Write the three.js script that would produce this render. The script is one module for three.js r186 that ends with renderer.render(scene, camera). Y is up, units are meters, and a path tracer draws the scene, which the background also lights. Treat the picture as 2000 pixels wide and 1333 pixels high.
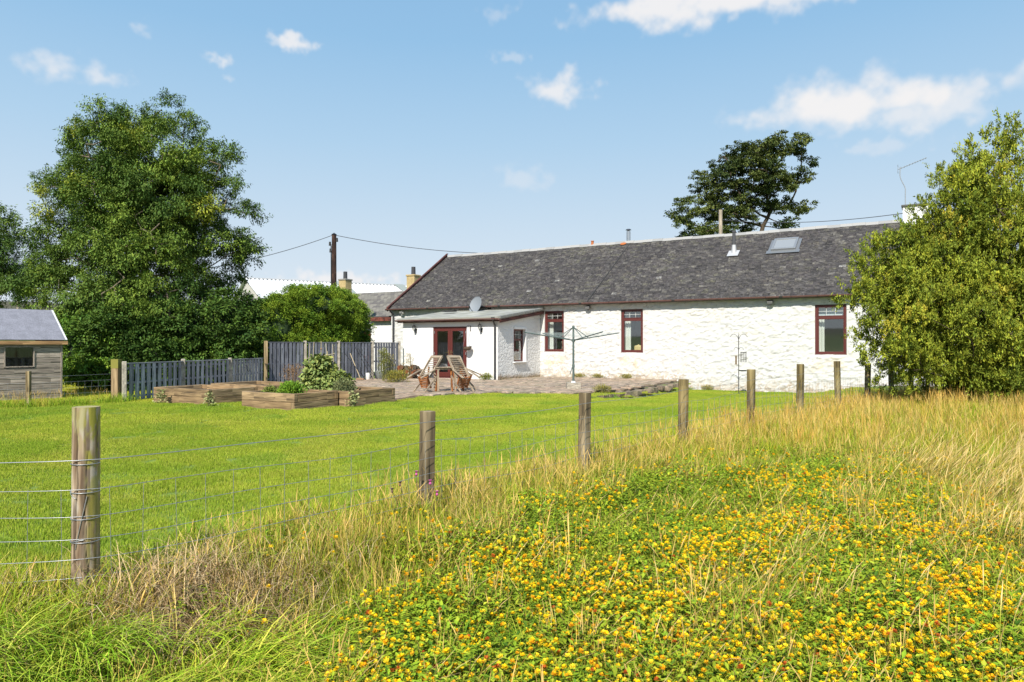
import * as THREE from 'three';
import { mergeGeometries } from 'three/addons/utils/BufferGeometryUtils.js';
import { RoundedBoxGeometry } from 'three/addons/geometries/RoundedBoxGeometry.js';

// ---------------------------------------------------------------- camera, sky, sun, exposure
const FOCAL = 1400, CX = 1000, HORIZON = 673, EYE = 1.36;             // photograph pixels (2000 x 1333), metres
const scene = new THREE.Scene();
const camera = new THREE.PerspectiveCamera(2 * Math.atan(666.5 / FOCAL) * 180 / Math.PI, 2000 / 1333, 0.05, 3000);
camera.position.set(0, EYE, 0);
camera.lookAt(0, EYE + (HORIZON - 666.5) / FOCAL, -1);
const renderer = new THREE.WebGLRenderer({ antialias: true });
renderer.toneMapping = THREE.LinearToneMapping;
const EXPOSURE = 1.4;
renderer.toneMappingExposure = EXPOSURE;
renderer.shadowMap.enabled = true;
const SUN_DIR = new THREE.Vector3(-0.30, 0.90, 0.95).normalize();
const sun = new THREE.DirectionalLight(new THREE.Color(1, 0.95, 0.86), 4.8);
sun.position.set(0, 0, -14).addScaledVector(SUN_DIR, 80);
sun.target.position.set(0, 0, -14);
sun.castShadow = true;
sun.shadow.mapSize.set(4096, 4096);
Object.assign(sun.shadow.camera, { left: -40, right: 40, top: 40, bottom: -40, near: 1, far: 200 });
sun.shadow.radius = 1;
scene.add(sun, sun.target);

// ---------------------------------------------------------------- random numbers and noise
function rng(seed) {
  let a = seed >>> 0;
  return () => { a = (a + 0x6D2B79F5) >>> 0; let t = a; t = Math.imul(t ^ (t >>> 15), t | 1); t ^= t + Math.imul(t ^ (t >>> 7), t | 61); return ((t ^ (t >>> 14)) >>> 0) / 4294967296; };
}
const hash = (x, y, z = 0) => { let h = Math.imul(x, 374761393) + Math.imul(y, 668265263) + Math.imul(z, 1442695041); h = Math.imul(h ^ (h >>> 13), 1274126177); return ((h ^ (h >>> 16)) >>> 0) / 4294967296; };
const sm = (t) => t * t * (3 - 2 * t);
const clamp = (x, a = 0, b = 1) => Math.min(b, Math.max(a, x));
const sstep = (a, b, x) => sm(clamp((x - a) / (b - a)));
const mix = (a, b, t) => a + (b - a) * t;
function noise2(x, y, s = 0) {
  const i = Math.floor(x), j = Math.floor(y), u = sm(x - i), v = sm(y - j);
  return mix(mix(hash(i, j, s), hash(i + 1, j, s), u), mix(hash(i, j + 1, s), hash(i + 1, j + 1, s), u), v);
}
function fbm(x, y, s = 0, o = 4) { let a = 0, w = 0.5, t = 0; for (let k = 0; k < o; k++) { a += w * noise2(x, y, s + k * 17); t += w; x = x * 2.03 + 11.3; y = y * 2.03 + 7.7; w *= 0.5; } return a / t; }
function worley(x, y, s = 0) {
  const i = Math.floor(x), j = Math.floor(y); let a = 9, b = 9, id = 0;
  for (let p = -1; p < 2; p++) for (let q = -1; q < 2; q++) {
    const dx = i + p + hash(i + p, j + q, s) - x, dy = j + q + hash(i + p, j + q, s + 5) - y, d = Math.hypot(dx, dy);
    if (d < a) { b = a; a = d; id = hash(i + p, j + q, s + 9); } else if (d < b) b = d;
  }
  return [a, b - a, id];
}
const lerp3 = (a, b, t) => [mix(a[0], b[0], t), mix(a[1], b[1], t), mix(a[2], b[2], t)];

// ---------------------------------------------------------------- the sky: clear blue with a few small fair-weather clouds
{
  const w = 4096, h = 2048, data = new Float32Array(w * h * 4), r = rng(5);
  const clouds = [];
  const cloud = (x, y, rx, ry, dens = 1, seed = 1) => { const az = Math.atan((x - CX) / FOCAL), k = Math.cos(az) / FOCAL; clouds.push([az, Math.atan((HORIZON - y) * k), rx * k, ry * k, dens, seed]); };
  cloud(1680, 205, 225, 62, 1.0, 3); cloud(1830, 215, 130, 45, 0.7, 33); cloud(1400, 0, 290, 46, 0.95, 4); cloud(1560, -12, 160, 30, 0.8, 14); cloud(1092, 178, 66, 36, 0.85, 5);
  cloud(105, 138, 100, 34, 0.62, 6); cloud(574, 84, 40, 20, 0.85, 7); cloud(428, 117, 26, 15, 0.75, 8); cloud(1020, 350, 66, 28, 0.3, 9); cloud(275, 55, 22, 16, 0.3, 10);
  cloud(1740, 285, 90, 20, 0.3, 12); cloud(970, 30, 40, 18, 0.25, 15); cloud(690, 548, 150, 17, 0.9, 16); cloud(160, 600, 120, 30, 0.4, 17); cloud(440, 152, 14, 8, 0.3, 18); cloud(1000, 112, 40, 14, 0.3, 19);
  for (let k = 0; k < 70; k++) { const az = 0.75 + r() * (2 * Math.PI - 1.5), el = 0.1 + Math.pow(r(), 1.5) * 0.9; clouds.push([az, el, 0.03 + r() * 0.13, 0.012 + r() * 0.03, 0.5 + r() * 0.5, 40 + k]); }
  const stops = [[0, [0.80, 0.855, 0.905]], [0.06, [0.72, 0.81, 0.895]], [0.16, [0.59, 0.735, 0.875]], [0.27, [0.44, 0.645, 0.85]], [0.40, [0.305, 0.54, 0.80]], [0.7, [0.18, 0.39, 0.68]], [1.6, [0.10, 0.27, 0.56]]];
  const azs = Float64Array.from({ length: w }, (_, i) => { const a = ((i + 0.5) / w - 0.5) * 2 * Math.PI + Math.PI / 2; return Math.atan2(Math.sin(a), Math.cos(a)); });
  for (let j = 0; j < h; j++) {
    const el = ((j + 0.5) / h - 0.5) * Math.PI, e = Math.max(0, el);
    let k = 0; while (k < stops.length - 2 && stops[k + 1][0] < e) k++;
    const c = lerp3(stops[k][1], stops[k + 1][1], clamp((e - stops[k][0]) / (stops[k + 1][0] - stops[k][0])));
    const near = clouds.filter((q) => Math.abs(q[1] - el) < q[3] * 2.6);
    for (let i = 0; i < w; i++) {
      const az = azs[i];                                              // equirectangular; the camera looks along -z
      let cov = 0;
      for (const q of near) {
        let da = az - q[0]; if (da > Math.PI) da -= 2 * Math.PI; else if (da < -Math.PI) da += 2 * Math.PI; if (Math.abs(da) > q[2] * 2.4) continue;
        const x = da / q[2], y = (el - q[1]) / q[3];
        const n = fbm(da / q[3] * 1.1 + 40 + q[5] * 3.1, y * 1.25 + 7 + q[5], q[5], 5) - 0.5, yy = y < 0 ? y * 1.25 : y * 0.95;
        const f = 1 - Math.hypot(x, yy) + n * 1.9;
        cov = Math.max(cov, sstep(-0.08, 0.95, f) * q[4]);
      }
      const cc = cov ? lerp3(c, [0.90, 0.89, 0.895], cov) : c, o = (j * w + i) * 4;
      data[o] = cc[0] / EXPOSURE; data[o + 1] = cc[1] / EXPOSURE; data[o + 2] = cc[2] / EXPOSURE; data[o + 3] = 1;
    }
  }
  const t = new THREE.DataTexture(data, w, h, THREE.RGBAFormat, THREE.FloatType);
  t.mapping = THREE.EquirectangularReflectionMapping; t.magFilter = t.minFilter = THREE.LinearFilter; t.colorSpace = THREE.LinearSRGBColorSpace; t.needsUpdate = true;
  scene.background = t; scene.environment = t;
}

// ---------------------------------------------------------------- helpers
const taken = new Map();
function numbered(name) { const n = taken.get(name) || 0; taken.set(name, n + 1); return n ? name + '_' + String(n).padStart(3, '0') : name; }
function shade(o) { o.traverse((m) => { if (m.isMesh) { m.castShadow = true; m.receiveShadow = true; } }); return o; }
function thing(name, label, category, pos = [0, 0, 0], turn = 0, group) {
  const g = new THREE.Group(); g.name = numbered(name); g.position.set(...pos); g.rotation.y = turn; g.userData = { label, category }; if (group) g.userData.group = group; scene.add(g); return g;
}
function part(name, geo, mat, parent) { const m = new THREE.Mesh(geo, mat); m.name = name; m.castShadow = m.receiveShadow = true; parent.add(m); return m; }
function groupPart(name, parent, pos = [0, 0, 0]) { const g = new THREE.Group(); g.name = name; g.position.set(...pos); parent.add(g); return g; }
function tagStructure(o, label, category) { o.userData.kind = 'structure'; o.userData.label = label; o.userData.category = category; scene.add(o); return o; }
const col = (r, g, b) => new THREE.Color().setRGB(r, g, b);
const std = (c, roughness = 0.9, extra = {}) => new THREE.MeshStandardMaterial({ color: Array.isArray(c) ? col(...c) : c, roughness, ...extra });
const leafMat = (c, tr = 0, extra = {}) => (tr ? new THREE.MeshPhysicalMaterial({ color: col(...c), roughness: 0.95, transmission: tr, thickness: 0, ior: 1.3, side: THREE.DoubleSide, ...extra }) : new THREE.MeshPhysicalMaterial({ color: col(...c), roughness: 0.7, specularIntensity: 0.35, side: THREE.DoubleSide, ...extra }));
function tex(w, h, fn, srgb = true) {
  const d = new Uint8Array(w * h * 4);
  for (let j = 0; j < h; j++) for (let i = 0; i < w; i++) { const c = fn(i / w, j / h), o = (j * w + i) * 4; for (let k = 0; k < 3; k++) d[o + k] = clamp(Array.isArray(c) ? c[k] : c) * 255; d[o + 3] = 255; }
  const t = new THREE.DataTexture(d, w, h, THREE.RGBAFormat); t.magFilter = THREE.LinearFilter; t.minFilter = THREE.LinearMipmapLinearFilter; t.generateMipmaps = true; t.wrapS = t.wrapT = THREE.RepeatWrapping; if (srgb) t.colorSpace = THREE.SRGBColorSpace; t.needsUpdate = true; return t;
}
const box = (w, h, d, x = 0, y = 0, z = 0, bevel = 0) => (bevel ? new RoundedBoxGeometry(w, h, d, 1, bevel) : new THREE.BoxGeometry(w, h, d)).translate(x, y, z);
// uv in metres with the grain along one axis
function grain(g, axis = 'y', off = 0) {
  const p = g.attributes.position, n = g.attributes.normal, uv = new Float32Array(p.count * 2);
  for (let i = 0; i < p.count; i++) {
    const P = [p.getX(i), p.getY(i), p.getZ(i)], N = [Math.abs(n.getX(i)), Math.abs(n.getY(i)), Math.abs(n.getZ(i))], L = 'xyz'.indexOf(axis);
    const rest = [0, 1, 2].filter((k) => k !== L); const c = N[rest[0]] > N[rest[1]] ? rest[1] : rest[0];
    uv[2 * i] = P[c] + off * 0.37; uv[2 * i + 1] = P[L] + off;
  }
  g.setAttribute('uv', new THREE.BufferAttribute(uv, 2)); return g;
}
function merged(list) { return mergeGeometries(list.map((g) => { const h = g.index ? g.toNonIndexed() : g.clone(); for (const k of Object.keys(h.attributes)) if (!['position', 'normal', 'uv'].includes(k)) h.deleteAttribute(k); if (!h.attributes.uv) h.setAttribute('uv', new THREE.BufferAttribute(new Float32Array(h.attributes.position.count * 2), 2)); return h; })); }
function rod(a, b, r0, r1 = r0, seg = 8) {
  const A = new THREE.Vector3(...a), B = new THREE.Vector3(...b), d = B.clone().sub(A), g = new THREE.CylinderGeometry(r1, r0, d.length(), seg, 1);
  g.applyQuaternion(new THREE.Quaternion().setFromUnitVectors(new THREE.Vector3(0, 1, 0), d.clone().normalize())); const m = A.add(B).multiplyScalar(0.5); return g.translate(m.x, m.y, m.z);
}
// a rectangular bar between two points; w across, t thick, "up" picks the flat side
function bar(a, b, w, t, up = [0, 1, 0], bevel = 0.004) {
  const A = new THREE.Vector3(...a), B = new THREE.Vector3(...b), y = B.clone().sub(A), L = y.length(); y.normalize();
  const x = new THREE.Vector3().crossVectors(y, new THREE.Vector3(...up)).normalize(), z = new THREE.Vector3().crossVectors(x, y);
  const g = grain(new RoundedBoxGeometry(w, L, t, 1, bevel), 'y', a[0] * 3 + a[1]); g.applyMatrix4(new THREE.Matrix4().makeBasis(x, y, z)); const m = A.add(B).multiplyScalar(0.5); return g.translate(m.x, m.y, m.z);
}
const tube = (pts, r, seg = 24, rad = 6) => new THREE.TubeGeometry(new THREE.CatmullRomCurve3(pts.map((p) => new THREE.Vector3(...p))), seg, r, rad);
// photograph pixel -> (X, depth) on a level at height Y, and back
const onLevel = (x, y, Y = 0) => { const D = (EYE - Y) * FOCAL / (y - HORIZON); return [(x - CX) / FOCAL * D, D]; };
const toPixel = (X, D, Y = 0.1) => [CX + FOCAL * X / D, HORIZON - FOCAL * (Y - EYE) / D];
const atDepth = (x, y, D) => [(x - CX) / FOCAL * D, EYE + (HORIZON - y) / FOCAL * D, -D];
function colored(g, fn) { const p = g.attributes.position, c = new Float32Array(p.count * 3); for (let i = 0; i < p.count; i++) { const k = fn(p.getX(i), p.getY(i), p.getZ(i)); c[3 * i] = k[0]; c[3 * i + 1] = k[1]; c[3 * i + 2] = k[2]; } g.setAttribute('color', new THREE.BufferAttribute(c, 3)); return g; }

// ---------------------------------------------------------------- layout: the cottage's own axes and the fence line
const TURN = -30.7413 * Math.PI / 180, H0 = [1.2633, 30.538], EX = [Math.cos(-TURN), Math.sin(TURN)], NX = [Math.sin(TURN), -Math.cos(TURN)];   // (X, depth)
const toLocal = (X, D) => [(X - H0[0]) * EX[0] + (D - H0[1]) * EX[1], (X - H0[0]) * NX[0] + (D - H0[1]) * NX[1]];
const fromLocal = (s, z) => [H0[0] + s * EX[0] + z * NX[0], H0[1] + s * EX[1] + z * NX[1]];
const FENCE0 = [-2.05, 3.45], FDIR = [0.644, 0.765];
const fenceSide = (X, D) => (X - FENCE0[0]) * -FDIR[1] + (D - FENCE0[1]) * FDIR[0];      // > 0 on the lawn's side
const fenceAlong = (X, D) => (X - FENCE0[0]) * FDIR[0] + (D - FENCE0[1]) * FDIR[1];
const terrain = (X, D) => {
  const [s, z] = toLocal(X, D), q = fenceSide(X, D), t = fenceAlong(X, D);
  let y = 0;
  y += 0.13 * Math.exp(-Math.pow(q / 1.3, 2)) * sstep(16, 6, t) * sstep(-9, -2, t);
  if (q < 0) y -= 0.16 * sstep(-0.25, -0.85, q) * sstep(2.6, 0.6, t);                     // the hollow on the field side of the corner post
  y += 0.16 * sstep(9, 14, t) * sstep(1.0, -2, q);                                        // rise under the willow
  y -= 0.36 * sstep(5.9, 6.5, s) * sstep(13, 4, z) * sstep(2.0, 4.0, q);                   // lawn falls away beside the patio
  y -= 0.25 * sstep(-8.2, -11.5, X) * sstep(14, 19, D) * sstep(60, 40, D);
  y += 0.02 * (fbm(X * 0.7, D * 0.7, 3) - 0.5) * 2;
  const flat = sstep(-5.6, -5.0, s) * sstep(6.4, 6.1, s) * sstep(17.2, 16.4, z);
  y = mix(y, -0.05, flat * sstep(14.4, 13.2, z));
  return y;
};
const world = (X, D, lift = 0) => [X, terrain(X, D) + lift, -D];

// ---------------------------------------------------------------- shared surfaces
const woodTex = (base, dark, seed, streak = 1) => tex(128, 256, (u, v) => {
  const a = fbm(u * 40, v * 3, seed, 3), b = fbm(u * 9 + 0.6 * fbm(u * 3, v * 3, seed + 4), v * 1.2, seed + 9, 3), k = clamp(0.5 + (a - 0.5) * 1.5 * streak + (b - 0.5) * 1.1), crack = fbm(u * 60, v * 2, seed + 30, 2) > 0.72 ? 0.72 : 1;
  const c = lerp3(dark, base, k); return c.map((x) => x * crack);
});
const woodBump = tex(128, 256, (u, v) => 0.5 + (fbm(u * 46, v * 3, 77, 3) - 0.5) * 1.2, false);
const wood = (base, dark, seed, rough = 0.9, bump = 0.004) => std(0xffffff, rough, { map: woodTex(base, dark, seed), bumpMap: woodBump, bumpScale: bump });
const tinted = (m, k) => { const c = m.clone(); c.color = Array.isArray(k) ? col(...k) : col(k, k, k); return c; };
const galvanised = std([0.42, 0.43, 0.44], 0.45, { metalness: 0.75 });
const concrete = std(0xffffff, 0.95, { map: tex(256, 256, (u, v) => { const n = fbm(u * 8, v * 8, 5, 4), g = fbm(u * 60, v * 60, 8, 2); const k = 0.62 + (n - 0.5) * 0.34 + (g - 0.5) * 0.2; return [k, k * 0.95, k * 0.86]; }), bumpMap: tex(256, 256, (u, v) => fbm(u * 50, v * 50, 4, 3), false), bumpScale: 0.004 });

const PATIO = [[-4.75, 0.05], [-4.75, 3.4], [-5.0, 10.1], [-3.2, 14.6], [-1.9, 15.6], [3.1, 15.2], [3.15, 13.6], [2.9, 11.1], [3.6, 10.0], [4.7, 9.2], [6.15, 8.9], [6.3, 6], [6.2, 2.0], [6.15, 0.05]];
const inPatio = (x, z) => { let c = false; for (let i = 0, j = PATIO.length - 1; i < PATIO.length; j = i++) { const [a, b] = PATIO[i], [e, f] = PATIO[j]; if ((b > z) !== (f > z) && x < (e - a) * (z - b) / (f - b) + a) c = !c; } return c && !(x > -4.75 && x < -0.03 && z < 3.45); };
// ---------------------------------------------------------------- the ground, as one sheet
const lawnEdge = (X, D) => {            // > 0 where the grass is mown (all lawn lies beyond the fence and outside the patio)
  const q = fenceSide(X, D), left = D - (3.75 + 0.05 * Math.sin(X * 3)), wob = 0.25 * (fbm(X * 1.3, D * 1.3, 61) - 0.5);
  const a = X < FENCE0[0] ? Math.min(q, left + 0.2) : q;
  return a - 0.42 + wob;
};
{
  const axis = (lo, hi, step, far) => { const a = []; for (let v = lo; v <= hi + 1e-6; v += step) a.push(v); let d = step, v = hi; while (v < far) { d *= 1.35; v += d; a.push(v); } d = step; v = lo; while (v > -far) { d *= 1.35; v -= d; a.unshift(v); } return a; };
  const xs = axis(-15, 15, 0.22, 900), ds = axis(1, 32, 0.22, 900), pos = [], c = [], idx = [];
  for (const D of ds) for (const X of xs) {
    pos.push(X, terrain(X, D), -D);
    const n = fbm(X * 2.2, D * 2.2, 21), m = fbm(X * 0.5, D * 0.5, 22), [s, z] = toLocal(X, D);
    let k = lerp3([0.17, 0.125, 0.055], [0.11, 0.14, 0.03], clamp(n * 1.6 - 0.3));
    if (fenceSide(X, D) > 0) k = lerp3(k, lerp3([0.12, 0.19, 0.025], [0.16, 0.22, 0.03], m), sstep(-0.1, 0.3, lawnEdge(X, D)));
    if (Math.hypot(X, D) > 45) k = lerp3([0.10, 0.16, 0.035], [0.15, 0.17, 0.05], m);
    if (inPatio(s, z) || (s > -9 && s < 15 && z < 0.3 && z > -9.5)) k = lerp3([0.10, 0.075, 0.05], [0.15, 0.12, 0.09], n);
    c.push(...k);
  }
  const W = xs.length;
  for (let j = 0; j < ds.length - 1; j++) for (let i = 0; i < W - 1; i++) { const a = j * W + i; idx.push(a, a + 1, a + W + 1, a, a + W + 1, a + W); }
  const g = new THREE.BufferGeometry(); g.setAttribute('position', new THREE.Float32BufferAttribute(pos, 3)); g.setAttribute('color', new THREE.Float32BufferAttribute(c, 3)); g.setIndex(idx); g.computeVertexNormals();
  const m = new THREE.Mesh(g, std(0xffffff, 1, { vertexColors: true })); m.name = 'ground'; tagStructure(m, 'soil and thatch of the lawn and the field under the grass', 'ground');
}
// far hills: fields below, moor on top
function hill(name, label, cx, cz, w, d, h, seed) {
  const g = new THREE.PlaneGeometry(w, d, 110, 40).rotateX(-Math.PI / 2), p = g.attributes.position;
  for (let i = 0; i < p.count; i++) { const x = p.getX(i) / (w / 2), z = p.getZ(i) / (d / 2), f = Math.pow(clamp(1 - x * x), 1.2) * Math.pow(clamp(1 - z * z), 1.2); p.setY(i, -2 + h * f * (0.72 + 0.56 * fbm(x * 2.3 + seed, z * 2, seed, 4)) + 2 * f); }
  g.computeVertexNormals();
  colored(g, (x, y, z) => { const n = fbm(x * 0.02 + 5, z * 0.03, seed, 4), top = sstep(0.42, 0.75, y / h + (n - 0.5) * 0.6), f = hash(Math.floor(x / 55 + n), Math.floor(z / 40 + n), seed); return lerp3(lerp3([0.075, 0.125, 0.028], [0.15, 0.19, 0.06], f), lerp3([0.05, 0.055, 0.03], [0.10, 0.085, 0.05], n), top); });
  const m = new THREE.Mesh(g, std(0xffffff, 1, { vertexColors: true })); m.name = name; m.position.set(cx, 0, cz); tagStructure(m, label, 'hill');
}
hill('hill', 'low green hill with brown moor beyond the shed and ash tree', -330, -470, 420, 260, 30, 3);
hill('hill_001', 'broad farmland hill mirrored in the cottage windows', -330, 430, 900, 420, 12, 8);

// ---------------------------------------------------------------- the patio of worn pinkish slabs
{
  const patio = new THREE.Group(); patio.name = 'patio'; patio.position.set(H0[0], 0, -H0[1]); patio.rotation.y = TURN; tagStructure(patio, 'worn paved patio of pinkish brown slabs in front of the cottage', 'patio');
  const r = rng(31), list = [];
  let z = 0.06, row = 0;
  while (z < 15.6) {
    const d = 0.36 + r() * 0.16; let x = -5.2 - r() * 0.5;
    while (x < 6.4) { const w = 0.42 + r() * 0.36, cx = x + w / 2, cz = z + d / 2; if (inPatio(cx, cz) && inPatio(cx - w * 0.4, cz) && inPatio(cx + w * 0.4, cz)) list.push([cx, cz, w - 0.025, d - 0.025, r(), r(), r()]); x += w; }
    z += d; row++;
  }
  const stone = std(0xffffff, 0.95, { map: tex(256, 256, (u, v) => { const n = fbm(u * 7, v * 7, 51, 4), g = fbm(u * 70, v * 70, 58, 2), q = sstep(0.56, 0.7, fbm(u * 5 + 3, v * 5, 54, 3)), k = 0.72 + (n - 0.5) * 0.5 + (g - 0.5) * 0.3; return lerp3([k, k * 0.93, k * 0.85], [k * 0.72, k * 0.74, k * 0.6], q * 0.6); }), bumpMap: tex(256, 256, (u, v) => fbm(u * 22, v * 22, 4, 4), false), bumpScale: 0.008 });
  const tones = [[0.80, 0.66, 0.57], [0.74, 0.63, 0.55], [0.88, 0.74, 0.64], [0.70, 0.62, 0.57], [0.84, 0.75, 0.69]].map((c) => tinted(stone, c));
  // those that show largest lie nearest to the camera: far down the list in z
  list.sort((a, b) => b[1] - a[1]);
  const slab = ([x, zz, w, d, a, b, c]) => { const g = new RoundedBoxGeometry(w, 0.06, d, 1, 0.012), p = g.attributes.position; for (let i = 0; i < p.count; i++) { const f = hash(Math.round(p.getX(i) * 50), Math.round(p.getZ(i) * 50), Math.floor(a * 999)) - 0.5; p.setX(i, p.getX(i) + f * 0.02); p.setZ(i, p.getZ(i) + f * 0.02); } grain(g, 'x', a * 9); g.rotateX((b - 0.5) * 0.022).rotateZ((c - 0.5) * 0.022).rotateY((a - 0.5) * 0.05); return g.translate(x, -0.02 + (c - 0.5) * 0.014, zz); };
  list.slice(0, 290).forEach((q, i) => part(numbered('paving_slab'), slab(q), tones[Math.floor(q[6] * 5)], patio));
  const rest = list.slice(290); for (let t = 0; t < 5; t++) { const l = rest.filter((q) => Math.floor(q[6] * 5) === t).map(slab); if (l.length) { const m = part(numbered('slab_field'), mergeGeometries(l), tones[t], patio); m.userData.kind = 'stuff'; } }
  // rough stones that edge the step down to the lawn
  for (let k = 0; k < 12; k++) { const zz = 1.2 + k * 0.62 + r() * 0.2, L = 0.3 + r() * 0.3, g = new THREE.IcosahedronGeometry(0.5, 2), p = g.attributes.position; for (let i = 0; i < p.count; i++) { const v = new THREE.Vector3().fromBufferAttribute(p, i), f = 0.8 + 0.4 * fbm(v.x * 2 + k * 5, v.y * 2 + v.z * 2, 71, 2), e = Math.max(Math.abs(v.x), Math.abs(v.y), Math.abs(v.z)); v.multiplyScalar(f * mix(1, 0.42 / e, 0.55)); p.setXYZ(i, v.x, v.y, v.z); } g.computeVertexNormals(); g.scale(0.24 + r() * 0.1, 0.24, L); grain(g, 'z', k); part(numbered('edging_stone'), g.translate(6.32 + (r() - 0.5) * 0.14, -0.17 + (r() - 0.5) * 0.06, zz), tinted(stone, [0.5, 0.45, 0.38]), patio); }
}
// ---------------------------------------------------------------- the cottage (own axes: x along the front, y up, z towards the garden)
const cottage = thing('cottage', 'long low white painted stone cottage with dark slate roof and red brown windows', 'house', [H0[0], 0, -H0[1]], TURN);
const paintRed = std([0.10, 0.022, 0.018], 0.42), white = std([0.72, 0.71, 0.69], 0.85), plastic = std([0.15, 0.072, 0.062], 0.4), darkPipe = std([0.045, 0.043, 0.045], 0.45), glass = new THREE.MeshPhysicalMaterial({ color: col(0.93, 0.96, 0.95), transmission: 1, thickness: 0, roughness: 0.02, ior: 1.95 });
const EAVE = 3.06, RIDGE_Z = -4.7, RIDGE_Y = 6.14, LEFT = -8.3, RIGHT = 15.0;
const WINDOWS = [[0.13, 1.05, 1.07, 2.77], [3.60, 4.53, 1.05, 2.76], [10.83, 11.84, 1.02, 2.74]];
function skin(x0, x1, y0, y1, holes, step, amp, colour, heightFn) {
  const lines = (a, b, extra) => { const l = [a]; const ks = [...new Set([...extra.filter((v) => v > a && v < b), b])].sort((p, q) => p - q); let from = a; for (const k of ks) { const n = Math.max(1, Math.round((k - from) / step)); for (let i = 1; i <= n; i++) l.push(from + (k - from) * i / n); from = k; } return l; };
  const xs = lines(x0, x1, holes.flatMap((h) => [h[0], h[1]])), ys = lines(y0, y1, holes.flatMap((h) => [h[2], h[3]])), pos = [], c = [], idx = [], W = xs.length;
  for (const y of ys) for (const x of xs) {
    let edge = 1; for (const h of holes) { const dx = Math.max(h[0] - x, 0, x - h[1]), dy = Math.max(h[2] - y, 0, y - h[3]); edge = Math.min(edge, Math.hypot(dx, dy) / 0.12); }
    pos.push(x, y, heightFn(x, y) * amp * sm(clamp(edge))); c.push(...colour(x, y));
  }
  for (let j = 0; j < ys.length - 1; j++) for (let i = 0; i < W - 1; i++) { const mx = (xs[i] + xs[i + 1]) / 2, my = (ys[j] + ys[j + 1]) / 2; if (holes.some((h) => mx > h[0] && mx < h[1] && my > h[2] && my < h[3])) continue; const a = j * W + i; idx.push(a, a + 1, a + W + 1, a, a + W + 1, a + W); }
  const g = new THREE.BufferGeometry(); g.setAttribute('position', new THREE.Float32BufferAttribute(pos, 3)); g.setAttribute('color', new THREE.Float32BufferAttribute(c, 3)); g.setIndex(idx); g.computeVertexNormals(); return g;
}
function slabWithHoles(x0, x1, y0, y1, holes, depth) {
  const s = new THREE.Shape([[x0, y0], [x1, y0], [x1, y1], [x0, y1]].map((p) => new THREE.Vector2(...p)));
  for (const h of holes) s.holes.push(new THREE.Path([[h[0], h[2]], [h[0], h[3]], [h[1], h[3]], [h[1], h[2]]].map((p) => new THREE.Vector2(...p))));
  return new THREE.ExtrudeGeometry(s, { depth, bevelEnabled: false });
}
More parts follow.
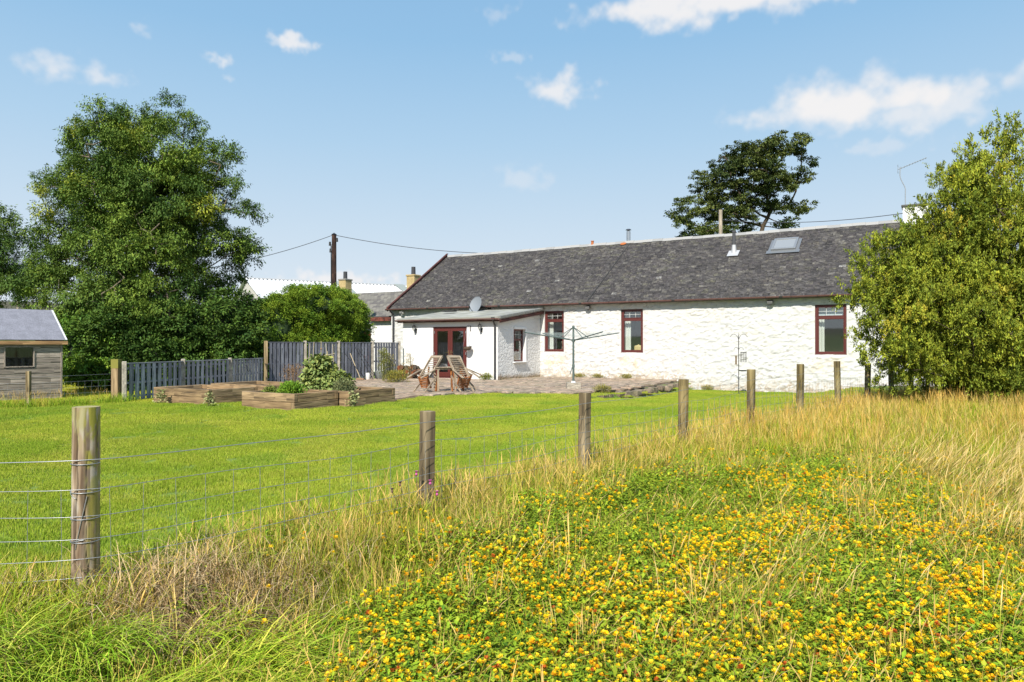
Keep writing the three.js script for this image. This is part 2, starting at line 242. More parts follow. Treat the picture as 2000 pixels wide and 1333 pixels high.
{
  // rubble stone under many coats of paint: soft stones with ledges between
  const rubble = (x, y) => {
    const wx = x + 0.12 * (fbm(x * 2.2, y * 2.2, 12, 2) - 0.5), wy = y + 0.10 * (fbm(x * 1.7, y * 2.4, 14, 2) - 0.5);
    const [d, e, id] = worley(wx * 2.6, wy * 4.6, 3), stone = sstep(0, 0.22, e) * (0.35 + 0.65 * id), f = fbm(wx * 6, wy * 12, 20, 3), lump = sstep(0.5, 0.68, f), fine = fbm(x * 22, y * 26, 8, 2);
    return 0.62 * stone * sstep(0.25, 0.7, noise2(x * 0.7, y * 1.1, 91) + 0.25) + 0.75 * lump + 0.22 * fine;
  };
  const stain = (x, y) => {
    const n = fbm(x * 5, y * 5, 33, 4), g = fbm(x * 24, y * 24, 34, 2), fleck = sstep(0.60, 0.69, fbm(x * 7 + 0.8 * fbm(x * 3, y * 3, 88, 2), y * 19, 37, 3)) * sstep(0.42, 0.6, g);
    let c = [0.585, 0.578, 0.56];
    for (const h of WINDOWS) { const u = 1 - Math.abs(x - (h[0] + h[1]) / 2) / 0.75, v = sstep(1.0, 0.75, y) * sstep(0.22, 0.5, y); c = lerp3(c, [0.60, 0.46, 0.27], clamp(u * 1.5) * v * sstep(0.46, 0.75, n * 0.7 + g * 0.35) * 0.75); }
    const base = sstep(0.55, -0.02, y + (n - 0.5) * 0.9 + (x > 6.2 ? 0.3 : 0)); c = lerp3(c, lerp3([0.42, 0.36, 0.20], [0.34, 0.22, 0.13], g), base * sstep(0.38, 0.62, g * 0.5 + n * 0.55) * 0.85);
    c = lerp3(c, [0.40, 0.36, 0.31], fleck * 0.8 * sstep(0.3, 0.6, fbm(x * 0.9, y * 0.9, 38))); c = lerp3(c, [0.60, 0.56, 0.48], sstep(0.55, 0.72, fbm(x * 1.6, y * 2.2, 47, 4)) * sstep(0.4, 0.6, g) * 0.5);
    return c;
  };
  const wallPaint = std(0xffffff, 0.9, { vertexColors: true });
  part('wall', skin(LEFT + 0.02, RIGHT, -0.6, EAVE + 0.02, WINDOWS, 0.03, 0.029, stain, rubble).translate(0, 0, -0.012), wallPaint, cottage);
  const shell = [slabWithHoles(LEFT, RIGHT, -0.6, EAVE, WINDOWS, 0.5).translate(0, 0, -0.52)];
  shell.push(box(RIGHT - LEFT, EAVE + 0.6, 0.4, (LEFT + RIGHT) / 2, EAVE / 2 - 0.3, 2 * RIDGE_Z + 0.2));
  const gable = (x) => { const s = new THREE.Shape([[-0.55, -0.6], [-0.55, EAVE - 0.12], [RIDGE_Z, RIDGE_Y - 0.32], [2 * RIDGE_Z + 0.45, EAVE - 0.12], [2 * RIDGE_Z + 0.45, -0.6]].map((p) => new THREE.Vector2(...p))); return new THREE.ExtrudeGeometry(s, { depth: 0.38, bevelEnabled: false }).rotateY(-Math.PI / 2).translate(x + 0.19, 0, 0); };
  shell.push(gable(LEFT + 0.22), gable(RIGHT - 0.22));
  part('wall_core', merged(shell), white, cottage);
  // rooms behind the windows: floor, ceiling, cross walls and a back wall
  const room = std([0.50, 0.48, 0.44], 0.95);
  part('interior_floor', box(RIGHT - LEFT - 1, 0.1, 4.2, (LEFT + RIGHT) / 2, 0.15, -2.66), std([0.14, 0.09, 0.06], 0.6), cottage);
  part('interior_ceiling', box(RIGHT - LEFT - 1, 0.1, 4.2, (LEFT + RIGHT) / 2, 2.95, -2.66), room, cottage);
  part('interior_wall', merged([box(RIGHT - LEFT - 1, 2.7, 0.1, (LEFT + RIGHT) / 2, 1.55, -4.72), ...[-4.6, 2.4, 6.3, 9.2, 13.2].map((x) => box(0.1, 2.7, 4.0, x, 1.55, -2.62))]), room, cottage);

  // windows: red brown frames, small opening light over a large pane
  for (const [i, h] of WINDOWS.entries()) {
    const [x0, x1, y0, y1] = h, w = x1 - x0, t = y1 - (i === 2 ? 0.46 : 0.42), z = -0.10, f = 0.075;
    const win = groupPart('window', cottage);
    const b = (a, c, d, e, zz = z, dep = 0.07) => box(c - a, e - d, dep, (a + c) / 2, (d + e) / 2, zz, 0.008);
    part('frame', merged([b(x0, x0 + f, y0, y1), b(x1 - f, x1, y0, y1), b(x0 + f, x1 - f, y1 - f * 0.8, y1, z + 0.001), b(x0 + f, x1 - f, y0, y0 + f * 1.15, z + 0.001), b(x0 + f, x1 - f, t - 0.05, t + 0.045, z + 0.006, 0.08)]), paintRed, win);
    part('sash', merged([b(x0 + f, x0 + f + 0.045, y0 + f, t - 0.04, z + 0.012, 0.05), b(x1 - f - 0.03, x1 - f, y0 + f, t - 0.04, z + 0.012, 0.05), b(x0 + f, x0 + f + 0.04, t + 0.04, y1 - f * 0.7, z + 0.02, 0.06), b(x1 - f - 0.03, x1 - f, t + 0.04, y1 - f * 0.7, z + 0.02, 0.06), b(x0 + f + 0.04, x1 - f - 0.03, t + 0.045, t + 0.08, z + 0.022, 0.06), b(x0 + f + 0.04, x1 - f - 0.03, y1 - 0.10, y1 - f * 0.8, z + 0.022, 0.06)]), paintRed, win);
    const low = new THREE.BoxGeometry(w - 2 * f, t - y0 - f, 0.006), up = new THREE.BoxGeometry(w - 2 * f, y1 - t - 0.06, 0.006);
    part('pane', low.translate((x0 + x1) / 2, (t + y0 + f) / 2, z), glass, win); part('pane', up.translate((x0 + x1) / 2, (t + y1) / 2, z), glass, win);
    const bars = []; const n = i === 2 ? 3 : 3; for (let k = 1; k < n; k++) bars.push(box(0.012, y1 - t - 0.16, 0.006, x0 + f + (w - 2 * f) * k / n, (t + y1) / 2 + 0.01, z + 0.007)); bars.push(box(w - 2 * f - 0.08, 0.012, 0.006, (x0 + x1) / 2, (t + y1) / 2 + 0.0, z + 0.0105));
    part('glazing_bar', merged(bars), std([0.6, 0.6, 0.58], 0.5), win);
    part('sill', box(w + 0.02, 0.035, 0.12, (x0 + x1) / 2, y0 - 0.005, -0.07, 0.006), paintRed, win);
    // plain white roller blind or curtain just inside
    if (i === 2) part('blind', box(w - 0.1, 0.34, 0.01, (x0 + x1) / 2, y1 - 0.26, -0.3), std([0.62, 0.68, 0.72], 0.9), win);
    const curtain = new THREE.PlaneGeometry(i === 1 ? 0.26 : 0.2, y1 - y0 - 0.08, 16, 1), p = curtain.attributes.position; for (let k = 0; k < p.count; k++) p.setZ(k, 0.02 * Math.sin(p.getX(k) * 70)); curtain.computeVertexNormals();
    part('curtain', curtain.translate(x0 + f + 0.1, (y0 + y1) / 2, -0.33), new THREE.MeshStandardMaterial({ color: col(0.72, 0.70, 0.66), roughness: 0.95, side: THREE.DoubleSide }), win);
  }

  // roof: boarding, then every slate
  const slope = Math.hypot(RIDGE_Y - EAVE, RIDGE_Z - 0.22), pitch = Math.atan2(RIDGE_Y - EAVE, 0.22 - RIDGE_Z), up = [0, Math.sin(pitch), -Math.cos(pitch)], out = [0, Math.cos(pitch), Math.sin(pitch)];
  const slateMats = [], slateRough = tex(128, 128, (u, v) => 0.7 + 0.3 * fbm(u * 12, v * 12, 5, 3), false);
  const slateMap = tex(256, 256, (u, v) => { const n = fbm(u * 6, v * 9, 91, 4), g = fbm(u * 40, v * 60, 92, 2), q = sstep(0.60, 0.72, fbm(u * 9, v * 9, 95, 3)); const k = 0.66 + (n - 0.5) * 0.6 + (g - 0.5) * 0.35; return lerp3([k, k, k * 1.02], [0.95, 0.94, 0.86], q * 0.5); });
  const tones = [[0.142, 0.13, 0.121], [0.162, 0.149, 0.137], [0.114, 0.105, 0.10], [0.188, 0.17, 0.152], [0.146, 0.13, 0.124], [0.192, 0.18, 0.142], [0.245, 0.226, 0.194], [0.42, 0.40, 0.36]];
  const slateBase = new THREE.MeshPhysicalMaterial({ roughness: 0.85, specularIntensity: 0.3, map: slateMap, bumpMap: tex(128, 128, (u, v) => fbm(u * 10, v * 14, 6, 4), false), bumpScale: 0.003 });
  for (const t of tones) slateMats.push(tinted(slateBase, t));
  const deck = (sgn) => { const g = new THREE.BoxGeometry(RIGHT - LEFT + 0.1, 0.05, slope); g.rotateX(sgn * pitch); return g.translate((LEFT + RIGHT) / 2, (EAVE + RIDGE_Y) / 2 - 0.06, sgn > 0 ? (RIDGE_Z + 0.22) / 2 : RIDGE_Z + (RIDGE_Z - 0.22) / 2); };
  const roof = part('roof', merged([deck(1), deck(-1)]), std([0.05, 0.048, 0.048], 0.95), cottage);
  const r = rng(77), ROW = 0.178, list = [], rows = Math.floor(slope / ROW);
  const RL = LEFT - 0.02, SKY = [8.78, 9.76, 3.72, 4.72];
  for (let j = 0; j < rows; j++) {
    let x = RL + (j % 2 ? 0 : -0.11) + r() * 0.03; const v = j * ROW - 0.03;
    while (x < RIGHT) {
      const w = 0.215 + r() * 0.035, cx = x + w / 2; x += w; if (cx < RL + 0.02) continue;
      if (cx > SKY[0] - 0.05 && cx < SKY[1] + 0.05 && v > SKY[2] - 0.1 && v < SKY[3]) continue;
      if (Math.abs(cx - (2.25 + 0.0 * v)) < 0.0) continue;
      const n = fbm(cx * 0.45, v * 0.6, 41, 3), q = r(); let t = q < 0.34 ? 0 : q < 0.6 ? 1 : q < 0.76 ? 2 : q < 0.9 ? 4 : 3;
      const lichen = sstep(0.50, 0.75, n) * 0.55 + sstep(4.6, 5.6, v) * (cx > 4.5 ? 0.5 : 0.2) + (Math.abs(cx + 0.6) < 2.6 ? sstep(1.9, 0.3, v) * 0.42 : 0);
      if (r() < lichen * 0.62) t = r() < 0.55 ? 5 : 3; if (r() < 0.035 + lichen * 0.07) t = 6; if (r() < 0.0045) t = 7;
      if (cx > 7.0 && cx < 7.9 && v > 1.6 && v < 3.7 && r() < 0.35) t = 6;
      list.push([cx, v, w - 0.007, t, r(), r(), r()]);
    }
  }
  const slate = ([x, v, w, t, a, b, c]) => {
    const L = 0.29 + 0.012 * a, g = grain(new THREE.BoxGeometry(w, 0.009, L), 'z', b * 5), p = g.attributes.position, k = (hash(Math.round(x * 100), Math.round(v * 100)) - 0.5) * 0.03;
    for (let i = 0; i < p.count; i++) if (p.getZ(i) > 0) p.setZ(i, p.getZ(i) + k * Math.sign(p.getX(i)) - 0.01 * c * (p.getX(i) > 0 ? 1 : 0));
    g.rotateX(0.055 + (b - 0.5) * 0.035).rotateZ((c - 0.5) * 0.02).rotateY((a - 0.5) * 0.035).translate(0, 0, 0); g.rotateX(pitch);
    const m = v + L / 2, sag = -0.035 * Math.sin((x + 8) * 0.55) - 0.02 * noise2(x * 0.9, v * 0.7, 15);
    return g.translate(x, EAVE - 0.02 + up[1] * m + out[1] * (0.018 + sag * 0.3), 0.22 + up[2] * m + out[2] * (0.018 + sag * 0.3));
  };
  const near = list.map((q, i) => [q[0], i]).filter(([x]) => x < 12.9).sort((a, b) => b[0] - a[0]).slice(0, 296).map((q) => q[1]), single = new Set(near);
  list.forEach((q, i) => { if (single.has(i)) part(numbered('slate'), slate(q), slateMats[q[3]], roof); });
  for (let t = 0; t < tones.length; t++) { const l = list.filter((q, i) => !single.has(i) && q[3] === t).map(slate); if (l.length) part(numbered('slate_field'), mergeGeometries(l), slateMats[t], roof).userData.kind = 'stuff'; }
  // back slope needs no single slates from here: plain coursed slating
  // ridge tiles, verge boards
  const ridgeMat = std([0.33, 0.32, 0.305], 0.9);
  for (let x = LEFT + 0.05, k = 0; x < RIGHT - 0.3; x += 0.462, k++) { const s = new THREE.Shape(); s.moveTo(-0.15, -0.115); s.lineTo(-0.045, 0); s.quadraticCurveTo(0, 0.035, 0.045, 0); s.lineTo(0.15, -0.115); s.lineTo(0.13, -0.13); s.lineTo(0, -0.01); s.lineTo(-0.13, -0.13); const g = new THREE.ExtrudeGeometry(s, { depth: 0.452, bevelEnabled: true, bevelSize: 0.004, bevelThickness: 0.004, bevelSegments: 1 }).rotateY(Math.PI / 2); part(numbered('ridge_tile'), g.translate(x, RIDGE_Y + 0.035 + 0.008 * Math.sin(k * 2.1) - 0.012 * Math.sin((x + 8) * 0.55), RIDGE_Z), k % 4 === 1 ? tinted(ridgeMat, [0.28, 0.275, 0.265]) : ridgeMat, roof); }
  const verge = wood([0.50, 0.30, 0.25], [0.27, 0.14, 0.12], 12);
  part('bargeboard', bar([LEFT - 0.045, EAVE - 0.05, 0.26], [LEFT - 0.045, RIDGE_Y + 0.03, RIDGE_Z + 0.02], 0.05, 0.15, [1, 0, 0].map((v, i) => out[i])), verge, cottage);
  part('verge_capping', bar([LEFT - 0.03, EAVE + 0.07, 0.24], [LEFT - 0.03, RIDGE_Y + 0.13, RIDGE_Z + 0.02], 0.13, 0.03, out), tinted(verge, [0.9, 0.8, 0.78]), cottage);
  // a lead soaker line between the two halves of the roof and rusty stains at the ridge
  part('roof_joint', bar([2.22, EAVE + 0.06, 0.18], [2.22, RIDGE_Y - 0.02, RIDGE_Z + 0.06], 0.035, 0.03, out), std([0.03, 0.03, 0.03], 0.9), roof);
  // gutter with brackets, downpipe
  const half = new THREE.Shape(); half.absarc(0, 0, 0.065, Math.PI, 2 * Math.PI, false); half.absarc(0, 0, 0.057, 2 * Math.PI, Math.PI, true);
  const gut = (x0, x1) => new THREE.ExtrudeGeometry(half, { depth: x1 - x0, bevelEnabled: false, curveSegments: 10 }).rotateY(Math.PI / 2).translate(x0, 0, 0);
  const gutter = part('gutter', gut(LEFT - 0.1, RIGHT + 0.1).translate(0, EAVE + 0.0, 0.29), plastic, cottage);
  const clip = new THREE.TorusGeometry(0.069, 0.008, 5, 10, Math.PI).rotateZ(Math.PI).rotateY(Math.PI / 2), clipMat = std([0.035, 0.03, 0.03], 0.5);
  for (let x = LEFT + 0.35, k = 0; x < RIGHT; x += 0.86, k++) part(numbered('bracket'), clip.clone().translate(x, EAVE + 0.0, 0.29), clipMat, gutter);
  for (let x = LEFT + 2.4; x < RIGHT; x += 3.9) part(numbered('gutter_union'), gut(0, 0.12).scale(1, 1.12, 1.12).translate(x, EAVE, 0.29), clipMat, gutter);
  part('soffit', box(RIGHT - LEFT, 0.03, 0.24, (LEFT + RIGHT) / 2, EAVE - 0.03, 0.115), std([0.25, 0.245, 0.24], 0.9), cottage);
  part('downpipe', merged([rod([LEFT + 0.2, -0.1, 0.08], [LEFT + 0.2, EAVE - 0.28, 0.08], 0.042, 0.042, 12), rod([LEFT + 0.2, EAVE - 0.28, 0.08], [LEFT + 0.12, EAVE - 0.04, 0.28], 0.04, 0.04, 12)]), darkPipe, cottage);
  // roof window
  const SX = (SKY[0] + SKY[1]) / 2, SV = (SKY[2] + SKY[3]) / 2, rw = groupPart('roof_window', cottage), on = (g, x, v, o) => g.rotateX(pitch).translate(x, EAVE + up[1] * v + out[1] * o, 0.22 + up[2] * v + out[2] * o);
  const zinc = std([0.30, 0.31, 0.32], 0.5, { metalness: 0.5 });
  part('frame', merged([on(box(0.09, 0.10, 1.0, -0.42, 0, 0, 0.01), SX, SV, 0.09), on(box(0.09, 0.10, 1.0, 0.42, 0, 0, 0.01), SX, SV, 0.09), on(box(0.76, 0.098, 0.10, 0, 0, 0.45, 0.01), SX, SV, 0.09), on(box(0.76, 0.098, 0.12, 0, 0, -0.44, 0.01), SX, SV, 0.095)]), zinc, rw);
  part('pane', on(box(0.77, 0.008, 0.8), SX, SV, 0.115), new THREE.MeshPhysicalMaterial({ color: col(0.26, 0.27, 0.275), roughness: 0.12, metalness: 0, ior: 1.7 }), rw);
  part('flashing', merged([on(box(1.25, 0.008, 0.25, 0, 0, 0.6), SX, SV, 0.052), on(box(0.12, 0.008, 1.1, -0.52, 0, 0.02), SX, SV, 0.048), on(box(0.12, 0.008, 1.1, 0.52, 0, 0.02), SX, SV, 0.048)]), tinted(zinc, [0.24, 0.25, 0.26]), rw);
  // soil pipe through the roof with a lead slate, flue on the ridge
  const V = 3.85, py = EAVE + up[1] * V, pz = 0.22 + up[2] * V, vent = groupPart('vent_pipe', cottage);
  part('pipe', merged([rod([7.33, py - 0.1, pz], [7.33, py + 0.92, pz], 0.065, 0.065, 14), rod([7.33, py + 0.86, pz], [7.33, py + 0.92, pz], 0.085, 0.085, 14)]), std([0.06, 0.06, 0.065], 0.6), vent);
  part('lead_collar', merged([rod([7.33, py - 0.05, pz], [7.33, py + 0.34, pz], 0.12, 0.078, 14), on(box(0.44, 0.012, 0.5), 7.33, V - 0.1, 0.05)]), std([0.46, 0.46, 0.47], 0.6, { metalness: 0.2 }), vent);
  const flue = groupPart('flue', cottage), steel = std([0.55, 0.55, 0.56], 0.25, { metalness: 0.9 });
  part('pipe', rod([1.98, RIDGE_Y - 0.35, RIDGE_Z - 0.25], [1.98, RIDGE_Y + 0.55, RIDGE_Z - 0.25], 0.10, 0.10, 18), steel, flue);
  part('cowl', merged([rod([1.98, RIDGE_Y + 0.55, RIDGE_Z - 0.25], [1.98, RIDGE_Y + 0.61, RIDGE_Z - 0.25], 0.06, 0.06, 10), rod([1.98, RIDGE_Y + 0.61, RIDGE_Z - 0.25], [1.98, RIDGE_Y + 0.66, RIDGE_Z - 0.25], 0.14, 0.09, 18)]), std([0.2, 0.2, 0.21], 0.4, { metalness: 0.8 }), flue);
  const rust = std([0.42, 0.13, 0.04], 0.95);
  part('clay_stub', merged([rod([0.25, RIDGE_Y - 0.1, RIDGE_Z + 0.02], [0.25, RIDGE_Y + 0.16, RIDGE_Z + 0.02], 0.085, 0.06, 12), rod([0.25, RIDGE_Y + 0.16, RIDGE_Z + 0.02], [0.25, RIDGE_Y + 0.2, RIDGE_Z + 0.02], 0.075, 0.075, 12)]), rust, cottage);
  part('mortar_fillet', on(new THREE.SphereGeometry(0.16, 10, 6).scale(1, 0.16, 0.8), 1.9, slope - 0.22, 0.045), rust, cottage);
  // chimney at the far end
  const ch = groupPart('chimney', cottage);
  part('stack', skinBox(0.85, 1.9, 0.75, 13.8, RIDGE_Y - 0.47, RIDGE_Z), white, ch);
  part('coping', box(0.95, 0.08, 0.85, 13.8, RIDGE_Y + 0.52, RIDGE_Z, 0.02), std([0.10, 0.10, 0.09], 0.95), ch);

  // the extension: smooth rendered front, harled side, low roof running up to the cottage wall
  const ES = [-4.74, -0.07], EZ = 3.43, DOOR = [-3.18, -1.52, 0.0, 2.07], smoothWhite = (x, y) => { const n = fbm(x * 3, y * 3, 71, 3), s = sstep(0.5, 0, y + (n - 0.5) * 0.5); return lerp3([0.74, 0.73, 0.71], [0.62, 0.58, 0.48], s * 0.5 * sstep(0.4, 0.7, fbm(x * 11, y * 11, 75, 3))); };
  const wallMat = std(0xffffff, 0.88, { vertexColors: true });
  part('extension_front', skin(ES[0], ES[1], -0.3, 2.31, [DOOR], 0.06, 0.006, smoothWhite, (x, y) => fbm(x * 4, y * 4, 5, 3)).translate(0, 0, EZ - 0.004), wallMat, cottage);
  const SW = [1.22, 2.12, 0.66, 1.97];       // side window, measured from the front corner
  const harl = (x, y) => { const n = fbm(x * 4, y * 4, 78, 3), base = sstep(0.22, 0.0, y + (n - 0.5) * 0.2); return lerp3([0.70, 0.69, 0.67], [0.33, 0.22, 0.12], base * 0.9); };
  const side = skin(0, EZ, -0.3, 2.82, [SW], 0.02, 0.012, harl, (x, y) => 0.9 * sstep(0.3, 0.7, fbm(x * 26 + y * 10, y * 24 - x * 9, 6, 2)) + 0.3 * fbm(x * 6, y * 6, 7, 2));
  { const p = side.attributes.position; for (let i = 0; i < p.count; i++) { const top = 2.80 - 0.128 * (EZ - p.getX(i)); if (p.getY(i) > top) p.setY(i, top); } side.computeVertexNormals(); }
  part('extension_side', side.rotateY(Math.PI / 2).translate(ES[1] - 0.006, 0, EZ + 0.0).applyMatrix4(new THREE.Matrix4().makeTranslation(0, 0, 0)), wallMat, cottage);
  const sideHole = [EZ - SW[1], EZ - SW[0], SW[2], SW[3]];
  const core = [slabWithHoles(ES[0] + 0.002, ES[1] - 0.3, -0.3, 2.31, [DOOR], 0.28).translate(0, 0, EZ - 0.29)];
  { const s = new THREE.Shape([[0.0, -0.3], [EZ - 0.012, -0.3], [EZ - 0.012, 2.3], [0, 2.72]].map((p) => new THREE.Vector2(...p))); const [a, b, c, d] = SW; const A = EZ - b, B = EZ - a; s.holes.push(new THREE.Path([[A, c], [A, d], [B, d], [B, c]].map((p) => new THREE.Vector2(...p)))); core.push(new THREE.ExtrudeGeometry(s, { depth: 0.28, bevelEnabled: false }).rotateY(-Math.PI / 2).translate(ES[1] - 0.012, 0, 0)); const l = new THREE.Shape([[0.0, -0.3], [EZ - 0.3, -0.3], [EZ - 0.3, 2.3], [0, 2.72]].map((p) => new THREE.Vector2(...p))); core.push(new THREE.ExtrudeGeometry(l, { depth: 0.28, bevelEnabled: false }).rotateY(-Math.PI / 2).translate(ES[0] + 0.29, 0, 0)); }
  part('extension_core', merged(core), white, cottage);
  part('extension_floor', box(4.1, 0.05, 3.1, -2.4, 0.03, 1.6), std([0.2, 0.13, 0.08], 0.5), cottage);
  { // side window, set near the far edge of its deep white surround
    const [a, b, c, d] = sideHole, win = groupPart('window', cottage), X = ES[1] - 0.13, P = (z0, z1, y0, y1, o = 0, dep = 0.06) => box(dep, y1 - y0, z1 - z0, X + o, (y0 + y1) / 2, (z0 + z1) / 2, 0.006), t = d - 0.42;
    part('frame', merged([P(a, a + 0.07, c, d), P(b - 0.06, b, c, d), P(a + 0.07, b - 0.06, d - 0.06, d, 0.001), P(a + 0.07, b - 0.06, c, c + 0.06, 0.001), P(a + 0.07, b - 0.06, t - 0.04, t + 0.04, 0.003)]), paintRed, win);
    part('pane', box(0.006, d - c - 0.12, b - a - 0.13, X, (c + d) / 2, (a + b) / 2), glass, win);
    part('glazing_bar', merged([1, 2].map((k) => box(0.006, 0.3, 0.012, X + 0.008, t + 0.2, a + 0.07 + (b - a - 0.13) * k / 3)).concat([box(0.006, 0.012, b - a - 0.13, X + 0.0115, t + 0.2, (a + b) / 2)])), std([0.6, 0.6, 0.58], 0.5), win);
    part('sill', box(0.2, 0.045, b - a + 0.14, ES[1] + 0.0, c - 0.02, (a + b) / 2, 0.01), white, win);
    part('surround', merged([box(0.03, d - c + 0.1, 0.09, ES[1] + 0.016, (c + d) / 2 + 0.03, a - 0.05, 0.006), box(0.03, 0.09, b - a + 0.02, ES[1] + 0.014, d + 0.05, (a + b) / 2, 0.006)]), std([0.8, 0.79, 0.77], 0.85), win);
  }
  // extension roof of grey felt slates with verge tiles, brown fascia and gutter
  const ep = Math.atan2(2.86 - 2.37, EZ + 0.22), eroof = part('extension_roof', box(4.98, 0.07, Math.hypot(EZ + 0.22, 0.49), 0, 0, 0, 0.01).rotateX(ep).translate(-2.40, (2.86 + 2.40) / 2, (EZ + 0.22) / 2), std(0xffffff, 0.9, { map: tex(256, 256, (u, v) => { const n = fbm(u * 9, v * 9, 61, 4), m = sstep(0.5, 0.7, fbm(u * 20, v * 20, 65, 3)); const k = 0.60 + (n - 0.5) * 0.3; return lerp3([k, k * 0.99, k * 0.94], [0.52, 0.52, 0.42], m * 0.5); }) }), cottage);
  for (let k = 0; k < 8; k++) { const z = 0.24 + k * 0.45, g = box(0.2, 0.10, 0.44, 0, 0, 0, 0.012).rotateX(ep); part(numbered('verge_tile'), g.translate(0.06, 2.86 - (0.49 / (EZ + 0.22)) * z + 0.02, z), tones && std([0.22, 0.22, 0.20], 0.95), eroof); }
  part('fascia', merged([box(5.0, 0.10, 0.03, -2.40, 2.30, EZ + 0.165), bar([0.125, 2.25, EZ + 0.17], [0.125, 2.72, 0.03], 0.03, 0.13, [0, 1, 0.13])]), tinted(verge, [0.8, 0.7, 0.68]), cottage);
  const eg = part('extension_gutter', gut(-4.93, 0.12).translate(0, 2.36, EZ + 0.255), plastic, cottage);
  for (let k = 0; k < 7; k++) part(numbered('bracket'), clip.clone().translate(-4.7 + k * 0.78, 2.36, EZ + 0.255), clipMat, eg);
  part('downpipe', merged([rod([-0.16, -0.05, EZ + 0.07], [-0.16, 2.1, EZ + 0.07], 0.038, 0.038, 12), rod([-0.16, 2.1, EZ + 0.07], [-0.14, 2.32, EZ + 0.25], 0.036, 0.036, 12), rod([-0.14, 2.30, EZ + 0.25], [-0.14, 2.40, EZ + 0.25], 0.06, 0.075, 12)]), darkPipe, cottage);
  part('roof_vent', box(0.62, 0.05, 0.3, -3.7, 2.80, 1.6, 0.01).rotateX(0), std([0.03, 0.03, 0.03], 0.7), cottage);
  part('soffit_board', box(4.7, 0.03, 0.16, -2.4, 2.28, EZ + 0.08), std([0.28, 0.27, 0.26], 0.9), cottage);
  { // glazed double doors
    const d = groupPart('french_door', cottage), [a, b, c, e] = DOOR, z = EZ - 0.07, m = (a + b) / 2, B = (x0, x1, y0, y1, zz = z, dep = 0.08) => box(x1 - x0, y1 - y0, dep, (x0 + x1) / 2, (y0 + y1) / 2, zz, 0.008);
    part('frame', merged([B(a, a + 0.07, c, e), B(b - 0.07, b, c, e), B(a + 0.07, b - 0.07, e - 0.07, e, z + 0.001), B(a + 0.07, b - 0.07, c, c + 0.05, z + 0.001)]), paintRed, d);
    for (const [x0, x1] of [[a + 0.075, m - 0.003], [m + 0.003, b - 0.075]]) {
      part('door_leaf', merged([B(x0, x0 + 0.11, c + 0.06, e - 0.075, z + 0.012, 0.06), B(x1 - 0.11, x1, c + 0.06, e - 0.075, z + 0.012, 0.06), B(x0 + 0.11, x1 - 0.11, e - 0.18, e - 0.075, z + 0.013, 0.06), B(x0 + 0.11, x1 - 0.11, c + 0.06, c + 0.24, z + 0.013, 0.06)]), paintRed, d);
      part('pane', box(x1 - x0 - 0.21, e - c - 0.4, 0.006, (x0 + x1) / 2, (c + 0.24 + e - 0.18) / 2, z + 0.01), glass, d);
    }
    const brass = std([0.55, 0.42, 0.2], 0.3, { metalness: 0.9 });
    for (const sx of [-1, 1]) part('handle', merged([box(0.03, 0.2, 0.012, m + sx * 0.055, 1.02, z + 0.048, 0.004), rod([m + sx * 0.055, 1.04, z + 0.05], [m + sx * 0.055, 1.04, z + 0.09], 0.008), rod([m + sx * 0.055, 1.04, z + 0.09], [m + sx * 0.17, 1.035, z + 0.09], 0.009)]), brass, d);
    for (const sx of [a + 0.06, b - 0.06]) for (const y of [0.3, 1.0, 1.85]) part('hinge', rod([sx, y - 0.05, z + 0.05], [sx, y + 0.05, z + 0.05], 0.014), std([0.5, 0.5, 0.5], 0.35, { metalness: 0.8 }), d);
  }
}
function skinBox(w, h, d, x, y, z) { const g = new THREE.BoxGeometry(w, h, d, 20, 40, 16), p = g.attributes.position; for (let i = 0; i < p.count; i++) { const f = 0.02 * (fbm(p.getX(i) * 6 + p.getZ(i) * 5, p.getY(i) * 8, 3, 3) - 0.5); p.setX(i, p.getX(i) * (1 + f)); p.setZ(i, p.getZ(i) * (1 + f)); } g.computeVertexNormals(); return g.translate(x, y, z); }
// low white store room joined to the left gable
{
  const st = thing('store_room', 'small white rendered store with brown fascia at the left gable of the cottage', 'outbuilding', [H0[0], 0, -H0[1]], TURN);
  part('wall', box(1.5, 2.95, 2.6, LEFT - 0.78, 1.17, -1.55, 0.02), white, st);
  part('roof', box(1.6, 0.06, 2.9, LEFT - 0.84, 2.72, -1.5, 0.01).rotateX(0), std([0.07, 0.068, 0.066], 0.9), st);
  part('fascia', box(1.58, 0.2, 0.04, LEFT - 0.84, 2.6, -0.04, 0.008), wood([0.50, 0.28, 0.22], [0.28, 0.13, 0.10], 14), st);
}
